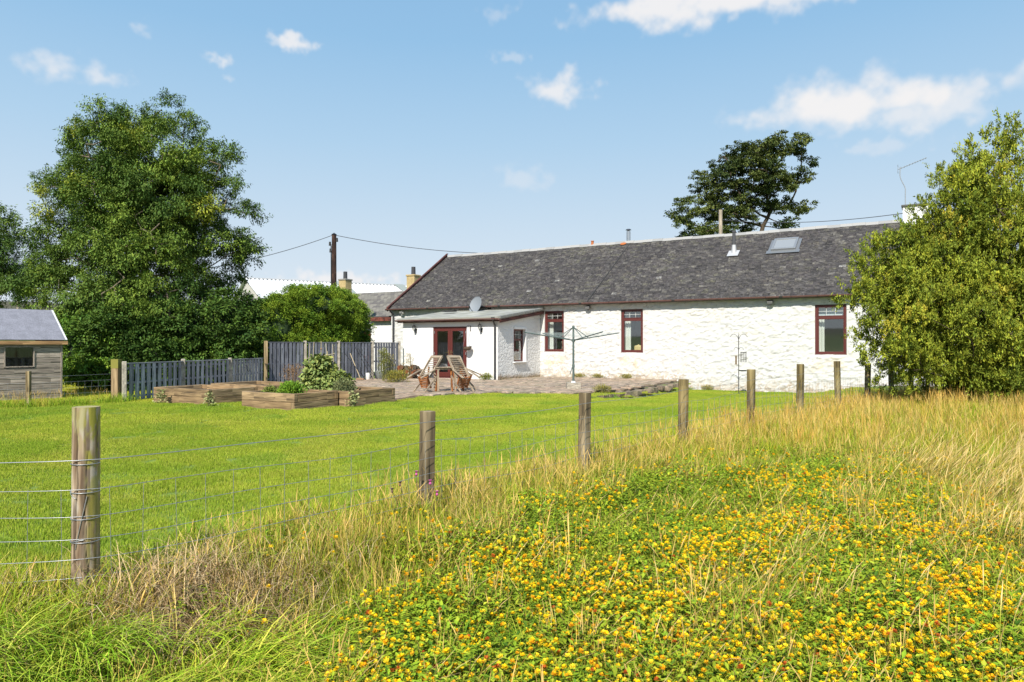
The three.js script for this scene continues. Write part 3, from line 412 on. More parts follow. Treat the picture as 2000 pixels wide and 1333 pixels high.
// ---------------------------------------------------------------- fittings on the cottage, each a thing of its own
const onHouse = (s, y, z) => { const [X, D] = fromLocal(s, z); return [X, y, -D]; };
const black = std([0.025, 0.025, 0.026], 0.5), fadedGreen = std([0.085, 0.115, 0.105], 0.5), greyMetal = std([0.30, 0.32, 0.34], 0.5, { metalness: 0.3 });
for (const [i, s] of [-4.04, -0.80].entries()) {
  const t = thing('wall_lantern', i ? 'black carriage lantern on white wall between hanging basket and downpipe' : 'black carriage lantern on white wall beside the left garden fence end', 'wall lamp', onHouse(s, 1.82, 3.44), TURN, 'lanterns beside the garden doors');
  part('back_plate', box(0.07, 0.16, 0.015, 0, 0.1, 0.006, 0.004), black, t);
  part('arm', tube([[0, 0.05, 0.01], [0, 0.02, 0.07], [0, 0.06, 0.13], [0, 0.12, 0.15]], 0.009, 12), black, t);
  const lan = part('lantern_frame', merged([new THREE.CylinderGeometry(0.065, 0.04, 0.012, 6).translate(0, 0.12, 0.15), new THREE.ConeGeometry(0.095, 0.09, 6).translate(0, 0.32, 0.15), new THREE.SphereGeometry(0.018, 8, 6).translate(0, 0.38, 0.15), ...[0, 1, 2, 3, 4, 5].map((k) => { const a = k * Math.PI / 3; return rod([0.045 * Math.sin(a), 0.12, 0.15 + 0.045 * Math.cos(a)], [0.078 * Math.sin(a), 0.275, 0.15 + 0.078 * Math.cos(a)], 0.005, 0.005, 5); })]), black, t);
  part('lantern_glass', new THREE.CylinderGeometry(0.07, 0.04, 0.15, 6, 1, true).translate(0, 0.2, 0.15), new THREE.MeshPhysicalMaterial({ color: col(0.85, 0.87, 0.86), transmission: 1, thickness: 0, roughness: 0.15, side: THREE.DoubleSide }), lan);
}
for (const [s, label, dark] of [[-7.52, 'small pale sensor lamp high on the white wall near the downpipe', 0], [2.22, 'black security lamp under the eaves between the two narrow windows', 1], [9.36, 'black security lamp under the eaves left of the widest window', 1]]) {
  const t = thing('security_light', label, 'security light', onHouse(s, 2.86, 0.01), TURN, 'security lamps under the eaves');
  part('bracket', merged([box(0.07, 0.1, 0.02, 0, 0.02, 0.008), rod([0, 0.02, 0.01], [0, 0.03, 0.1], 0.016)]), dark ? black : std([0.55, 0.53, 0.48], 0.6), t);
  part('housing', box(0.22, 0.13, 0.12, 0, 0, 0, 0.025).rotateX(0.45).translate(0, 0.02, 0.14), dark ? black : std([0.62, 0.60, 0.54], 0.6), t);
  part('lamp_face', box(0.19, 0.1, 0.012, 0, 0, 0.062, 0.005).rotateX(0.45).translate(0, 0.02, 0.14), std([0.2, 0.2, 0.2], 0.25), t);
  part('sensor', new THREE.SphereGeometry(0.035, 10, 8).translate(0, -0.09, 0.12), dark ? std([0.08, 0.08, 0.08], 0.4) : std([0.6, 0.6, 0.58], 0.4), t);
}
{ // satellite dish standing off the wall above the extension roof
  const t = thing('satellite_dish', 'grey satellite dish on black bracket above the extension roof', 'satellite dish', onHouse(-2.62, 2.92, 0.02), TURN);
  part('bracket', merged([box(0.16, 0.2, 0.02, 0, 0.1, 0.01, 0.004), rod([0, 0.12, 0.02], [-0.05, 0.1, 0.45], 0.022), rod([-0.05, 0.1, 0.45], [-0.25, 0.12, 0.60], 0.022), rod([0.06, 0.04, 0.02], [-0.03, 0.1, 0.4], 0.01)]), black, t);
  const dish = new THREE.LatheGeometry(Array.from({ length: 13 }, (_, k) => new THREE.Vector2(0.36 * k / 12, 0.085 * (k / 12) ** 2)), 40), rim = new THREE.TorusGeometry(0.36, 0.008, 6, 44).rotateX(Math.PI / 2).translate(0, 0.085, 0);
  const g = groupPart('reflector', t, [-0.28, 0.14, 0.62]); g.quaternion.setFromUnitVectors(new THREE.Vector3(0, 1, 0), new THREE.Vector3(0.12, 0.30, 0.94).normalize());
  part('bowl', merged([dish, rim]).scale(1, 1, 1.08).rotateZ(0.35), new THREE.MeshStandardMaterial({ color: col(0.22, 0.24, 0.265), roughness: 0.55, side: THREE.DoubleSide }), g);
  part('feed_arm', merged([rod([0, 0.0, 0.36], [-0.1, 0.36, 0.26], 0.013), rod([-0.1, 0.34, 0.26], [-0.11, 0.44, 0.18], 0.035, 0.028)]), black, g);
}
{ // hanging basket on a bracket
  const t = thing('hanging_basket', 'empty brown lined hanging basket on the white wall beside the red doors', 'hanging basket', onHouse(-1.32, 1.98, 3.44), TURN);
  part('bracket', merged([box(0.02, 0.22, 0.012, 0, 0, 0.006), tube([[0, 0.1, 0.01], [0, 0.14, 0.12], [0, 0.1, 0.24], [0, 0.05, 0.25]], 0.007, 14), rod([0, -0.1, 0.01], [0, 0.11, 0.17], 0.005)]), black, t);
  const b = new THREE.LatheGeometry(Array.from({ length: 9 }, (_, k) => new THREE.Vector2(0.17 * Math.sin(k / 8 * 1.5) + 0.001, -0.15 * Math.cos(k / 8 * 1.5))), 24);
  part('basket', b.rotateZ(0.12).translate(0.0, -0.72, 0.24), new THREE.MeshStandardMaterial({ color: col(0.12, 0.085, 0.055), roughness: 1, side: THREE.DoubleSide }), t);
  part('rim', new THREE.TorusGeometry(0.172, 0.007, 6, 28).rotateX(Math.PI / 2).rotateZ(0.12).translate(0, -0.71, 0.24), black, t);
  for (let k = 0; k < 3; k++) { const a = k * 2.094 + 0.4; part('chain', rod([0.17 * Math.cos(a), -0.71, 0.24 + 0.17 * Math.sin(a)], [0, 0.05, 0.25], 0.004, 0.004, 4), greyMetal, t); }
}
{ // aerial on the chimney
  const t = thing('tv_aerial', 'thin television aerial on a cranked mast above the white chimney', 'aerial', onHouse(13.45, 6.5, -4.7), TURN);
  part('mast', tube([[0, -0.5, 0], [0, 0.75, 0], [0.0, 0.9, 0], [-0.17, 1.35, 0.02], [-0.17, 1.75, 0.02]], 0.018, 30, 6), greyMetal, t);
  part('boom', rod([-0.25, 1.66, 0], [0.72, 1.98, 0.06], 0.014), greyMetal, t);
  for (let k = 0; k < 10; k++) part('element', rod([-0.12 + k * 0.09, 1.70 + k * 0.03, -0.13], [-0.12 + k * 0.09, 1.70 + k * 0.03, 0.15], 0.005, 0.005, 5), greyMetal, t);
  part('reflector', merged([rod([-0.25, 1.55, -0.2], [-0.25, 1.55, 0.2], 0.007), rod([-0.25, 1.8, -0.2], [-0.25, 1.8, 0.2], 0.007), rod([-0.25, 1.55, 0], [-0.25, 1.8, 0], 0.008)]), greyMetal, t);
}
{ // things standing on window sills inside
  const a = thing('bread_bin', 'cream pottery bin with a lid inside the second cottage window', 'bread bin', onHouse(4.22, 1.09, -0.34), TURN);
  part('body', new THREE.LatheGeometry([[0.001, 0], [0.15, 0], [0.165, 0.03], [0.16, 0.1], [0.165, 0.16], [0.15, 0.17]].map((p) => new THREE.Vector2(...p)), 28).scale(1.1, 1, 0.6), std([0.72, 0.52, 0.24], 0.5), a);
  part('lid', new THREE.LatheGeometry([[0.16, 0.17], [0.165, 0.19], [0.12, 0.225], [0.03, 0.24], [0.03, 0.26], [0.001, 0.265]].map((p) => new THREE.Vector2(...p)), 28).scale(1.1, 1, 0.6), std([0.75, 0.56, 0.28], 0.5), a);
  const b = thing('ornament', 'small pale candlestick ornament inside the window nearest the extension', 'ornament', onHouse(0.84, 1.12, -0.30), TURN);
  part('stem', new THREE.LatheGeometry([[0.001, 0], [0.08, 0], [0.08, 0.02], [0.02, 0.06], [0.03, 0.12], [0.012, 0.2], [0.03, 0.26], [0.015, 0.28]].map((p) => new THREE.Vector2(...p)), 16), std([0.5, 0.45, 0.36], 0.5), b);
  part('figure', new THREE.SphereGeometry(0.04, 12, 10).scale(1, 1.3, 0.8).translate(0, 0.33, 0), std([0.6, 0.54, 0.42], 0.5), b);
  for (const [s, y] of [[4.22, 1.09], [0.84, 1.12]]) { const t = thing('inner_sill', s > 2 ? 'white inside sill under the cream bin' : 'white inside sill under the ornament', 'window sill', onHouse(s > 2 ? 4.06 : 0.59, y - 0.025, -0.36), TURN); part('board', box(0.92, 0.04, 0.34, 0, 0, 0, 0.006), std([0.7, 0.7, 0.68], 0.6), t); }
}

// ---------------------------------------------------------------- rotary clothes dryer
{
  const [X, D] = onLevel(1120, 760), t = thing('rotary_dryer', 'green grey rotary clothes dryer with open arms on a concrete block', 'clothes dryer', [X, -0.02, -D]);
  const H = 1.92, k = D / FOCAL;
  part('base_block', skinBox(0.42, 0.3, 0.36, 0, 0.06, 0), concrete, t);
  part('socket', new THREE.CylinderGeometry(0.06, 0.075, 0.05, 16).translate(0, 0.235, 0), std([0.7, 0.7, 0.68], 0.6), t);
  part('pole', rod([0, 0.2, 0], [0, H, 0], 0.034, 0.03, 16), fadedGreen, t);
  part('crank', merged([box(0.08, 0.1, 0.07, 0, 0.72, 0, 0.01), rod([-0.03, 0.7, 0.03], [-0.11, 0.47, 0.05], 0.013)]), fadedGreen, t);
  part('hub', merged([new THREE.CylinderGeometry(0.055, 0.055, 0.08, 12).translate(0, H - 0.42, 0), new THREE.SphereGeometry(0.04, 12, 8).translate(0, H, 0)]), fadedGreen, t);
  const dirs = [2.75, 4.05, 0.05, -0.95].map((a) => [Math.cos(a), Math.sin(a)]), tips = [];
  for (const [c, s] of [[-0.94, 0.33], [-0.55, -0.83], [0.93, -0.35], [0.45, 0.89]]) {
    const tip = [1.6 * c, H - 0.18, 1.6 * s]; tips.push([c, s]);
    const arm = part('arm', rod([0, H - 0.42, 0], tip, 0.018, 0.016, 8), fadedGreen, t);
    part('strut', rod([0, H - 0.01, 0], [0.55 * c, H - 0.36, 0.55 * s], 0.012, 0.012, 6), fadedGreen, arm);
  }
  const cord = std([0.35, 0.42, 0.40], 0.8);
  for (const f of [0.99, 0.86, 0.73, 0.6, 0.47]) part('line', merged([0, 1, 2, 3].map((i) => { const P = (q) => [tips[q][0] * 1.6 * f, H - 0.42 + 0.24 * f + 0.012, tips[q][1] * 1.6 * f], o = [0, 1, 2, 3][i], n = (i + 1) % 4, A = P(o), B = P(n), M = A.map((v, j) => (v + B[j]) / 2); M[1] -= 0.02; return tube([A, M, B], 0.0028, 6, 4); })), cord, t);
}
{ // bird feeder station
  const [X, D] = fromLocal(8.6, 1.6), y = terrain(X, D), t = thing('bird_feeder_station', 'slim dark bird feeding pole with hanging feeders before the white wall', 'bird feeder', [X, y, -D], TURN);
  const iron = std([0.05, 0.045, 0.04], 0.6);
  part('pole', merged([rod([0, 0, 0], [0, 2.0, 0], 0.014), rod([0, 2.0, 0], [0, 2.14, 0], 0.012, 0.003)]), iron, t);
  for (const sx of [-1, 1]) part('hook', tube([[0, 1.9, 0], [sx * 0.08, 2.04, 0], [sx * 0.2, 2.08, 0], [sx * 0.28, 2.0, 0], [sx * 0.3, 1.97, 0]], 0.008, 18, 5), iron, t);
  for (const sx of [-1, 1]) part('hook', tube([[0, 1.55, 0], [sx * 0.06, 1.62, 0], [sx * 0.14, 1.6, 0], [sx * 0.16, 1.54, 0]], 0.007, 14, 5), iron, t);
  const cage = []; for (let k = 0; k < 10; k++) { const a = k * Math.PI / 5; cage.push(rod([0.16 + 0.1 * Math.cos(a), 1.12, 0.1 * Math.sin(a)], [0.16 + 0.1 * Math.cos(a), 1.44, 0.1 * Math.sin(a)], 0.004, 0.004, 4)); } for (let k = 0; k < 5; k++) cage.push(new THREE.TorusGeometry(0.1, 0.004, 4, 18).rotateX(Math.PI / 2).translate(0.16, 1.12 + k * 0.08, 0)); cage.push(new THREE.CylinderGeometry(0.11, 0.11, 0.02, 16).translate(0.16, 1.46, 0));
  part('feeder_cage', merged(cage), iron, t);
  part('seed_tube', merged([new THREE.CylinderGeometry(0.032, 0.032, 0.26, 12).translate(-0.09, 1.18, 0), new THREE.CylinderGeometry(0.045, 0.045, 0.02, 12).translate(-0.09, 1.04, 0), new THREE.ConeGeometry(0.05, 0.05, 12).translate(-0.09, 1.33, 0)]), std([0.22, 0.16, 0.1], 0.6), t);
  part('tray', new THREE.CylinderGeometry(0.14, 0.11, 0.035, 20).translate(0.14, 0.82, 0), iron, t);
}

// ---------------------------------------------------------------- raised beds built from sleepers
const sleeper = wood([0.69, 0.585, 0.44], [0.44, 0.36, 0.26], 21, 0.92, 0.006), sleeperTones = [[1, 1, 1], [0.86, 0.83, 0.78], [1.1, 1.05, 0.98], [0.74, 0.72, 0.68]].map((c) => tinted(sleeper, c)), soil = std([0.045, 0.03, 0.02], 1);
const BEDS = [ // near corner (X, depth), length to the left, length going back, label
  [[-4.46, 14.68], 1.62, 1.25, 3, 'raised sleeper bed with bright green herbs, jutting furthest onto the lawn'],
  [[-6.78, 16.02], 2.05, 1.35, 4, 'raised sleeper bed with bare soil beside the low slatted fence'],
  [[-3.56, 15.65], 1.75, 1.55, 6, 'raised sleeper bed holding the tall bean plants at the patio edge'],
  [[-6.05, 17.75], 2.2, 1.5, 8, 'raised sleeper bed with dry stalks behind the other beds'],
];
BEDS.forEach(([[X, D], L, B, seed, label], bi) => {
  const y = bi === 3 ? 0.0 : terrain(X, D), t = thing('raised_bed', label, 'raised bed', [X, y - 0.02, -D], TURN, 'sleeper beds between lawn and fence'), r = rng(seed * 7), h = 0.178;
  for (let c = 0; c < 2; c++) {
    const yy = h * (c + 0.5) + 0.002 * c, o = c % 2 ? 0 : 0.1, m = () => sleeperTones[Math.floor(r() * 4)];
    const put = (g) => part('sleeper', g, m(), t), B0 = (w, d, x, z, ax) => grain(new RoundedBoxGeometry(w, h - 0.004, d, 2, 0.01), ax, r() * 7).rotateY((r() - 0.5) * 0.008).translate(x + (r() - 0.5) * 0.008, yy, z + (r() - 0.5) * 0.008);
    put(B0(L - (o ? 0.1 : 0), 0.1, -L / 2 - (o ? 0.05 : 0), -0.05, 'x')); put(B0(L - (o ? 0.1 : 0), 0.1, -L / 2 + (o ? 0.05 - 0.1 : 0), -B + 0.05, 'x'));
    put(B0(0.1, B - (o ? 0.005 : 0.205), -0.05, -B / 2, 'z')); put(B0(0.1, B - 0.205, -L + 0.05, -B / 2, 'z'));
  }
  const g = new THREE.PlaneGeometry(L - 0.18, B - 0.18, 26, 22).rotateX(-Math.PI / 2), p = g.attributes.position; for (let i = 0; i < p.count; i++) p.setY(i, 0.07 * (fbm(p.getX(i) * 6 + seed, p.getZ(i) * 6, 3, 3) - 0.5)); g.computeVertexNormals();
  part('soil', g.translate(-L / 2, 0.255, -B / 2), soil, t);
});

// ---------------------------------------------------------------- slatted garden fences with concrete posts
const fenceWood = wood([0.68, 0.69, 0.70], [0.46, 0.47, 0.49], 41, 0.9, 0.003), tallWood = wood([0.54, 0.555, 0.59], [0.35, 0.36, 0.395], 43, 0.9, 0.003);
function slatFence(label, pts, h, mat, boardsPerBay, seed, post) {
  const t = thing('garden_fence', label, 'fence', [0, 0, 0]), r = rng(seed), variants = [0.82, 0.92, 1.0, 1.08, 1.16].map((k) => tinted(mat, [k, k * (0.99 + 0.02 * r()), k * (0.97 + 0.05 * r())]));
  for (let i = 0; i < pts.length - 1; i++) {
    const [ax, ad] = pts[i], [bx, bd] = pts[i + 1], A = world(ax, ad), B = world(bx, bd), L = Math.hypot(bx - ax, bd - ad), turn = Math.atan2(bd - ad, bx - ax), y0 = Math.max(A[1], B[1]) * 0.5 + Math.min(A[1], B[1]) * 0.5;
    const n = boardsPerBay, place = (g, s, y, z) => g.translate(0, y, z).applyMatrix4(new THREE.Matrix4().makeRotationY(turn).setPosition(ax + (bx - ax) * s, y0, -(ad + (bd - ad) * s)));
    for (let k = 0; k < n; k++) for (const [side, off] of [[1, 0], [-1, 0.5]]) {
      const s = (0.09 + (L - 0.18) * (k + 0.5 + off) / n) / L; if (s > 1 - 0.1 / L) continue;
      const w = Math.min(0.125, (L - 0.18) / n * 0.66), hh = h - 0.05 + (r() - 0.5) * 0.012, g = grain(new RoundedBoxGeometry(w, hh, 0.018, 1, 0.003), 'y', r() * 9).rotateZ((r() - 0.5) * 0.006);
      part('board', place(g, s, 0.04 + hh / 2, side * 0.03), variants[Math.floor(r() * 5)], t);
    }
    for (const f of [0.14, 0.5, 0.88]) part('rail', place(grain(box(L - 0.12, 0.05, 0.036), 'x', r() * 5), 0.5, h * f, 0), variants[1], t);
    part('capping', place(grain(new RoundedBoxGeometry(L - 0.11, 0.028, 0.09, 1, 0.004), 'x', r() * 5), 0.5, h + 0.006, 0), variants[2], t);
  }
  pts.forEach(([x, d], i) => { if (post && post[i] === 0) return; const timber = post && post[i] === 2, hh = h + (timber ? 0.05 : 0.07), g = grain(new RoundedBoxGeometry(0.11, hh + 0.1, 0.11, 2, timber ? 0.008 : 0.022), 'y', i * 3.3).rotateY(0.5); const P = world(x, d); part('post', g.translate(P[0], P[1] + hh / 2 - 0.05, P[2]), timber ? tinted(sleeper, [1.0, 1.06, 1.05]) : concrete, t); });
  return t;
}
const TALL = [[-8.40, 24.45], [-7.45, 25.8], [-6.55, 27.05], [-5.55, 28.45], [-4.68, 29.68]];
slatFence('tall blue grey slatted fence running from the extension to the hedge', TALL, 1.47, tallWood, 9, 5, [2, 1, 1, 1, 1]);
slatFence('low grey slatted fence with concrete posts beside the raised beds', [[-9.36, 17.3], [-9.02, 19.65], [-8.66, 22.0], [-8.42, 24.25]], 0.93, fenceWood, 10, 6, [1, 1, 1, 0]);
{ const P = world(-9.62, 17.42), t = thing('timber_post', 'thick square weathered timber post with green moss at the low fence end', 'post', P); const g = new RoundedBoxGeometry(0.17, 1.14, 0.17, 4, 0.012).translate(0, 0.5, 0); grain(g, 'y'); part('shaft', g, sleeper, t); part('moss', skinBox(0.175, 0.22, 0.175, 0, 0.96, 0), std([0.22, 0.20, 0.04], 1), t); }
// tools and canes leaning on the tall fence
{
  const cane = std([0.50, 0.40, 0.24], 0.8), t = thing('garden_broom', 'wooden broom leaning on the tall slatted fence', 'broom', [...fromLocal(-4.2, 6.6)].map((v, i) => (i ? -v : v)).reduce((a, v, i) => (i ? [a[0], 0.02, v] : [v]), []), TURN);
  part('handle', rod([0, 0.06, 0], [-0.42, 1.0, 0.1], 0.014), cane, t); part('head', box(0.36, 0.07, 0.07, 0, 0.035, 0, 0.01), std([0.28, 0.17, 0.1], 0.8), t);
  [[6.0, 1.25, 0.0], [5.75, 1.2, 0.2], [6.4, 1.0, 0.35]].forEach(([z, h, k]) => { const [X, D] = fromLocal(-4.1, z), m = part(numbered('leaning_rod'), rod([0, 0, 0], [-0.42, h, 0.55 + k * 0.4], 0.011, 0.009, 6), black, scene); m.position.set(X, 0.02, -D); m.rotation.y = TURN; m.userData = { label: 'thin dark rod leaning on the tall slatted fence', category: 'rod', group: 'rods leaning on the fence' }; });
}
// hanging ironwork on the low fence
{ const [X, D] = [-8.50, 22.6]; const t = thing('fence_hook', 'small dark wrought iron hook on the low slatted fence', 'hook', [X + 0.06, 0.62, -D], 1.4); part('scroll', tube([[0, 0, 0], [0.06, 0.08, 0], [0.14, 0.05, 0], [0.16, -0.06, 0], [0.24, -0.12, 0], [0.33, -0.06, 0]], 0.012, 24, 6), black, t); part('spike', tube([[0.02, 0.27, 0], [0.14, 0.24, 0.01], [0.3, 0.28, 0]], 0.012, 12, 6), black, t); }

// ---------------------------------------------------------------- table with folding chairs tipped up against it
const teak = wood([0.72, 0.65, 0.56], [0.50, 0.44, 0.365], 55, 0.85, 0.003), teakWarm = wood([0.70, 0.45, 0.24], [0.48, 0.28, 0.13], 57, 0.7, 0.003);
{
  const D = 20.7, X = (869 - CX) / FOCAL * D, t = thing('garden_table', 'small slatted wooden garden table between the tipped up chairs', 'table', [X, 0.02, -D], 0.3);
  for (let k = -3; k <= 3; k++) part('slat', grain(box(0.085, 0.022, 0.66 - Math.abs(k) * 0.02, k * 0.095, 0.68, 0, 0.004), 'z', k), teak, t);
  part('frame', merged([box(0.62, 0.05, 0.03, 0, 0.645, 0.25), box(0.62, 0.05, 0.03, 0, 0.645, -0.25)].map((g) => grain(g, 'x'))), teak, t);
  for (const [x, z] of [[-0.25, 0.24], [0.25, 0.24], [-0.25, -0.24], [0.25, -0.24]]) part('leg', grain(box(0.05, 0.62, 0.05, x, 0.31, z, 0.005), 'y', x), teak, t);
  // chair axes: z is the way it faces (out from the table), x its width
  const chair = (px, depth, turn, label) => {
    const c = thing('folding_chair', label, 'chair', [(px - CX) / FOCAL * depth, 0.02, -depth], turn, 'folding chairs tipped against the table'), W = 0.21;
    // back, leaning in over the table
    const b0 = [0.46, 0.13], b1 = [0.98, -0.28];
    for (const s of [-1, 1]) part('back_rail', bar([s * W, b0[0] - 0.06, b0[1] + 0.06], [s * W, b1[0], b1[1]], 0.042, 0.055, [0, 0.7, 0.7]), teak, c);
    part('back_top', bar([-W - 0.02, b1[0], b1[1]], [W + 0.02, b1[0], b1[1]], 0.085, 0.035, [0, 0.7, 0.7]), teak, c);
    for (let k = 0; k < 10; k++) { const f = 0.04 + k * 0.098; part('back_slat', bar([-W + 0.02, mix(b0[0], b1[0], f), mix(b0[1], b1[1], f)], [W - 0.02, mix(b0[0], b1[0], f), mix(b0[1], b1[1], f)], 0.03, 0.014, [0, 0.9, 0.4]), teak, c); }
    // arms hanging out and down
    for (const s of [-1, 1]) part('arm', bar([s * (W + 0.04), 0.62, 0.06], [s * (W + 0.07), 0.40, 0.60], 0.065, 0.026, [0, 1, 0.4]), teak, c);
    // seat, hanging steeply
    for (const s of [-1, 1]) part('seat_rail', bar([s * (W - 0.03), 0.42, 0.26], [s * (W - 0.03), 0.10, 0.12], 0.03, 0.055, [0, 0.4, 1]), teakWarm, c);
    for (let k = 0; k < 7; k++) part('seat_slat', bar([-W + 0.04, 0.40 - k * 0.047, 0.265 - k * 0.021], [W - 0.04, 0.40 - k * 0.047, 0.265 - k * 0.021], 0.036, 0.016, [0, 0.4, 1]), teakWarm, c);
    // crossing legs
    for (const s of [-1, 1]) { part('leg', bar([s * (W + 0.005), 0.44, -0.10], [s * (W + 0.02), 0.0, 0.40], 0.05, 0.026, [1, 0, 0]), teak, c); part('leg', bar([s * (W - 0.02), 0.70, -0.16], [s * (W - 0.015), 0.0, -0.06], 0.05, 0.026, [1, 0, 0]), teakWarm, c); }
  };
  chair(839, 20.55, -0.69, 'weathered slatted folding chair tipped against the table on its fence side');
  chair(897, 20.55, 0.69, 'weathered slatted folding chair tipped against the table on its lamp side');
  chair(900, 21.4, 2.2, 'weathered folding chair tipped against the back of the table, mostly hidden');
}
// logs, pots and oddments by the fence end
{
  const r = rng(91), logMat = [wood([0.50, 0.36, 0.25], [0.22, 0.14, 0.09], 61), wood([0.42, 0.38, 0.33], [0.18, 0.15, 0.12], 62), wood([0.62, 0.36, 0.2], [0.3, 0.16, 0.09], 63)];
  for (let k = 0; k < 26; k++) { const row = k < 11 ? 0 : k < 20 ? 1 : 2, i = k - [0, 11, 20][row], rad = 0.06 + r() * 0.05, [X, D] = fromLocal(-4.25 + i * 0.135 + row * 0.07, 4.3 + (r() - 0.5) * 0.3), L = 0.3 + r() * 0.25, g = new THREE.CylinderGeometry(rad, rad * (0.9 + r() * 0.2), L, 9, 2), p = g.attributes.position; for (let q = 0; q < p.count; q++) { const a = Math.atan2(p.getZ(q), p.getX(q)), f = 1 + 0.16 * Math.sin(a * 3 + k) + 0.1 * Math.sin(a * 2 + k * 2); p.setX(q, p.getX(q) * f); p.setZ(q, p.getZ(q) * f); } g.computeVertexNormals(); grain(g, 'y', k);
    const m = part(numbered('log'), g, logMat[k % 3], scene); m.position.set(X, 0.1 + row * 0.16 + (r() - 0.5) * 0.02, -D); m.rotation.set(Math.PI / 2 + (r() - 0.5) * 0.3, 0, (r() - 0.5) * 0.5 + TURN, 'YXZ'); m.rotation.y = TURN + (r() - 0.5) * 0.6; m.userData = { label: 'split brown log in the heap by the white wall', category: 'log', group: 'heaped logs by the fence end' }; }
  const [X, D] = fromLocal(-4.35, 5.3); const t = thing('plant_pot', 'grey green metal planter beside the log heap', 'planter', [X, 0, -D], TURN); part('body', new THREE.LatheGeometry([[0.001, 0], [0.15, 0], [0.19, 0.3], [0.2, 0.32], [0.18, 0.32], [0.17, 0.26], [0.001, 0.26]].map((p) => new THREE.Vector2(...p)), 20), std([0.20, 0.22, 0.21], 0.7), t); part('soil', new THREE.CylinderGeometry(0.165, 0.165, 0.02, 18).translate(0, 0.27, 0), soil, t);
  const [X2, D2] = fromLocal(-4.35, 6.0); const u = thing('white_pot', 'small white pot beside the tall fence post', 'pot', [X2, 0, -D2]); part('body', new THREE.LatheGeometry([[0.001, 0], [0.075, 0], [0.095, 0.26], [0.085, 0.26], [0.075, 0.05], [0.001, 0.05]].map((p) => new THREE.Vector2(...p)), 18), std([0.75, 0.74, 0.72], 0.6), u);
  const [X3, D3] = fromLocal(-3.15, 4.0); const v = thing('enamel_basin', 'upturned pale basin on top of the log heap', 'basin', [X3, 0.44, -D3]); part('shell', new THREE.LatheGeometry([[0.001, 0.12], [0.12, 0.11], [0.17, 0.02], [0.19, 0.0]].map((p) => new THREE.Vector2(...p)), 20), std([0.7, 0.68, 0.66], 0.5, { side: THREE.DoubleSide }), v);
}

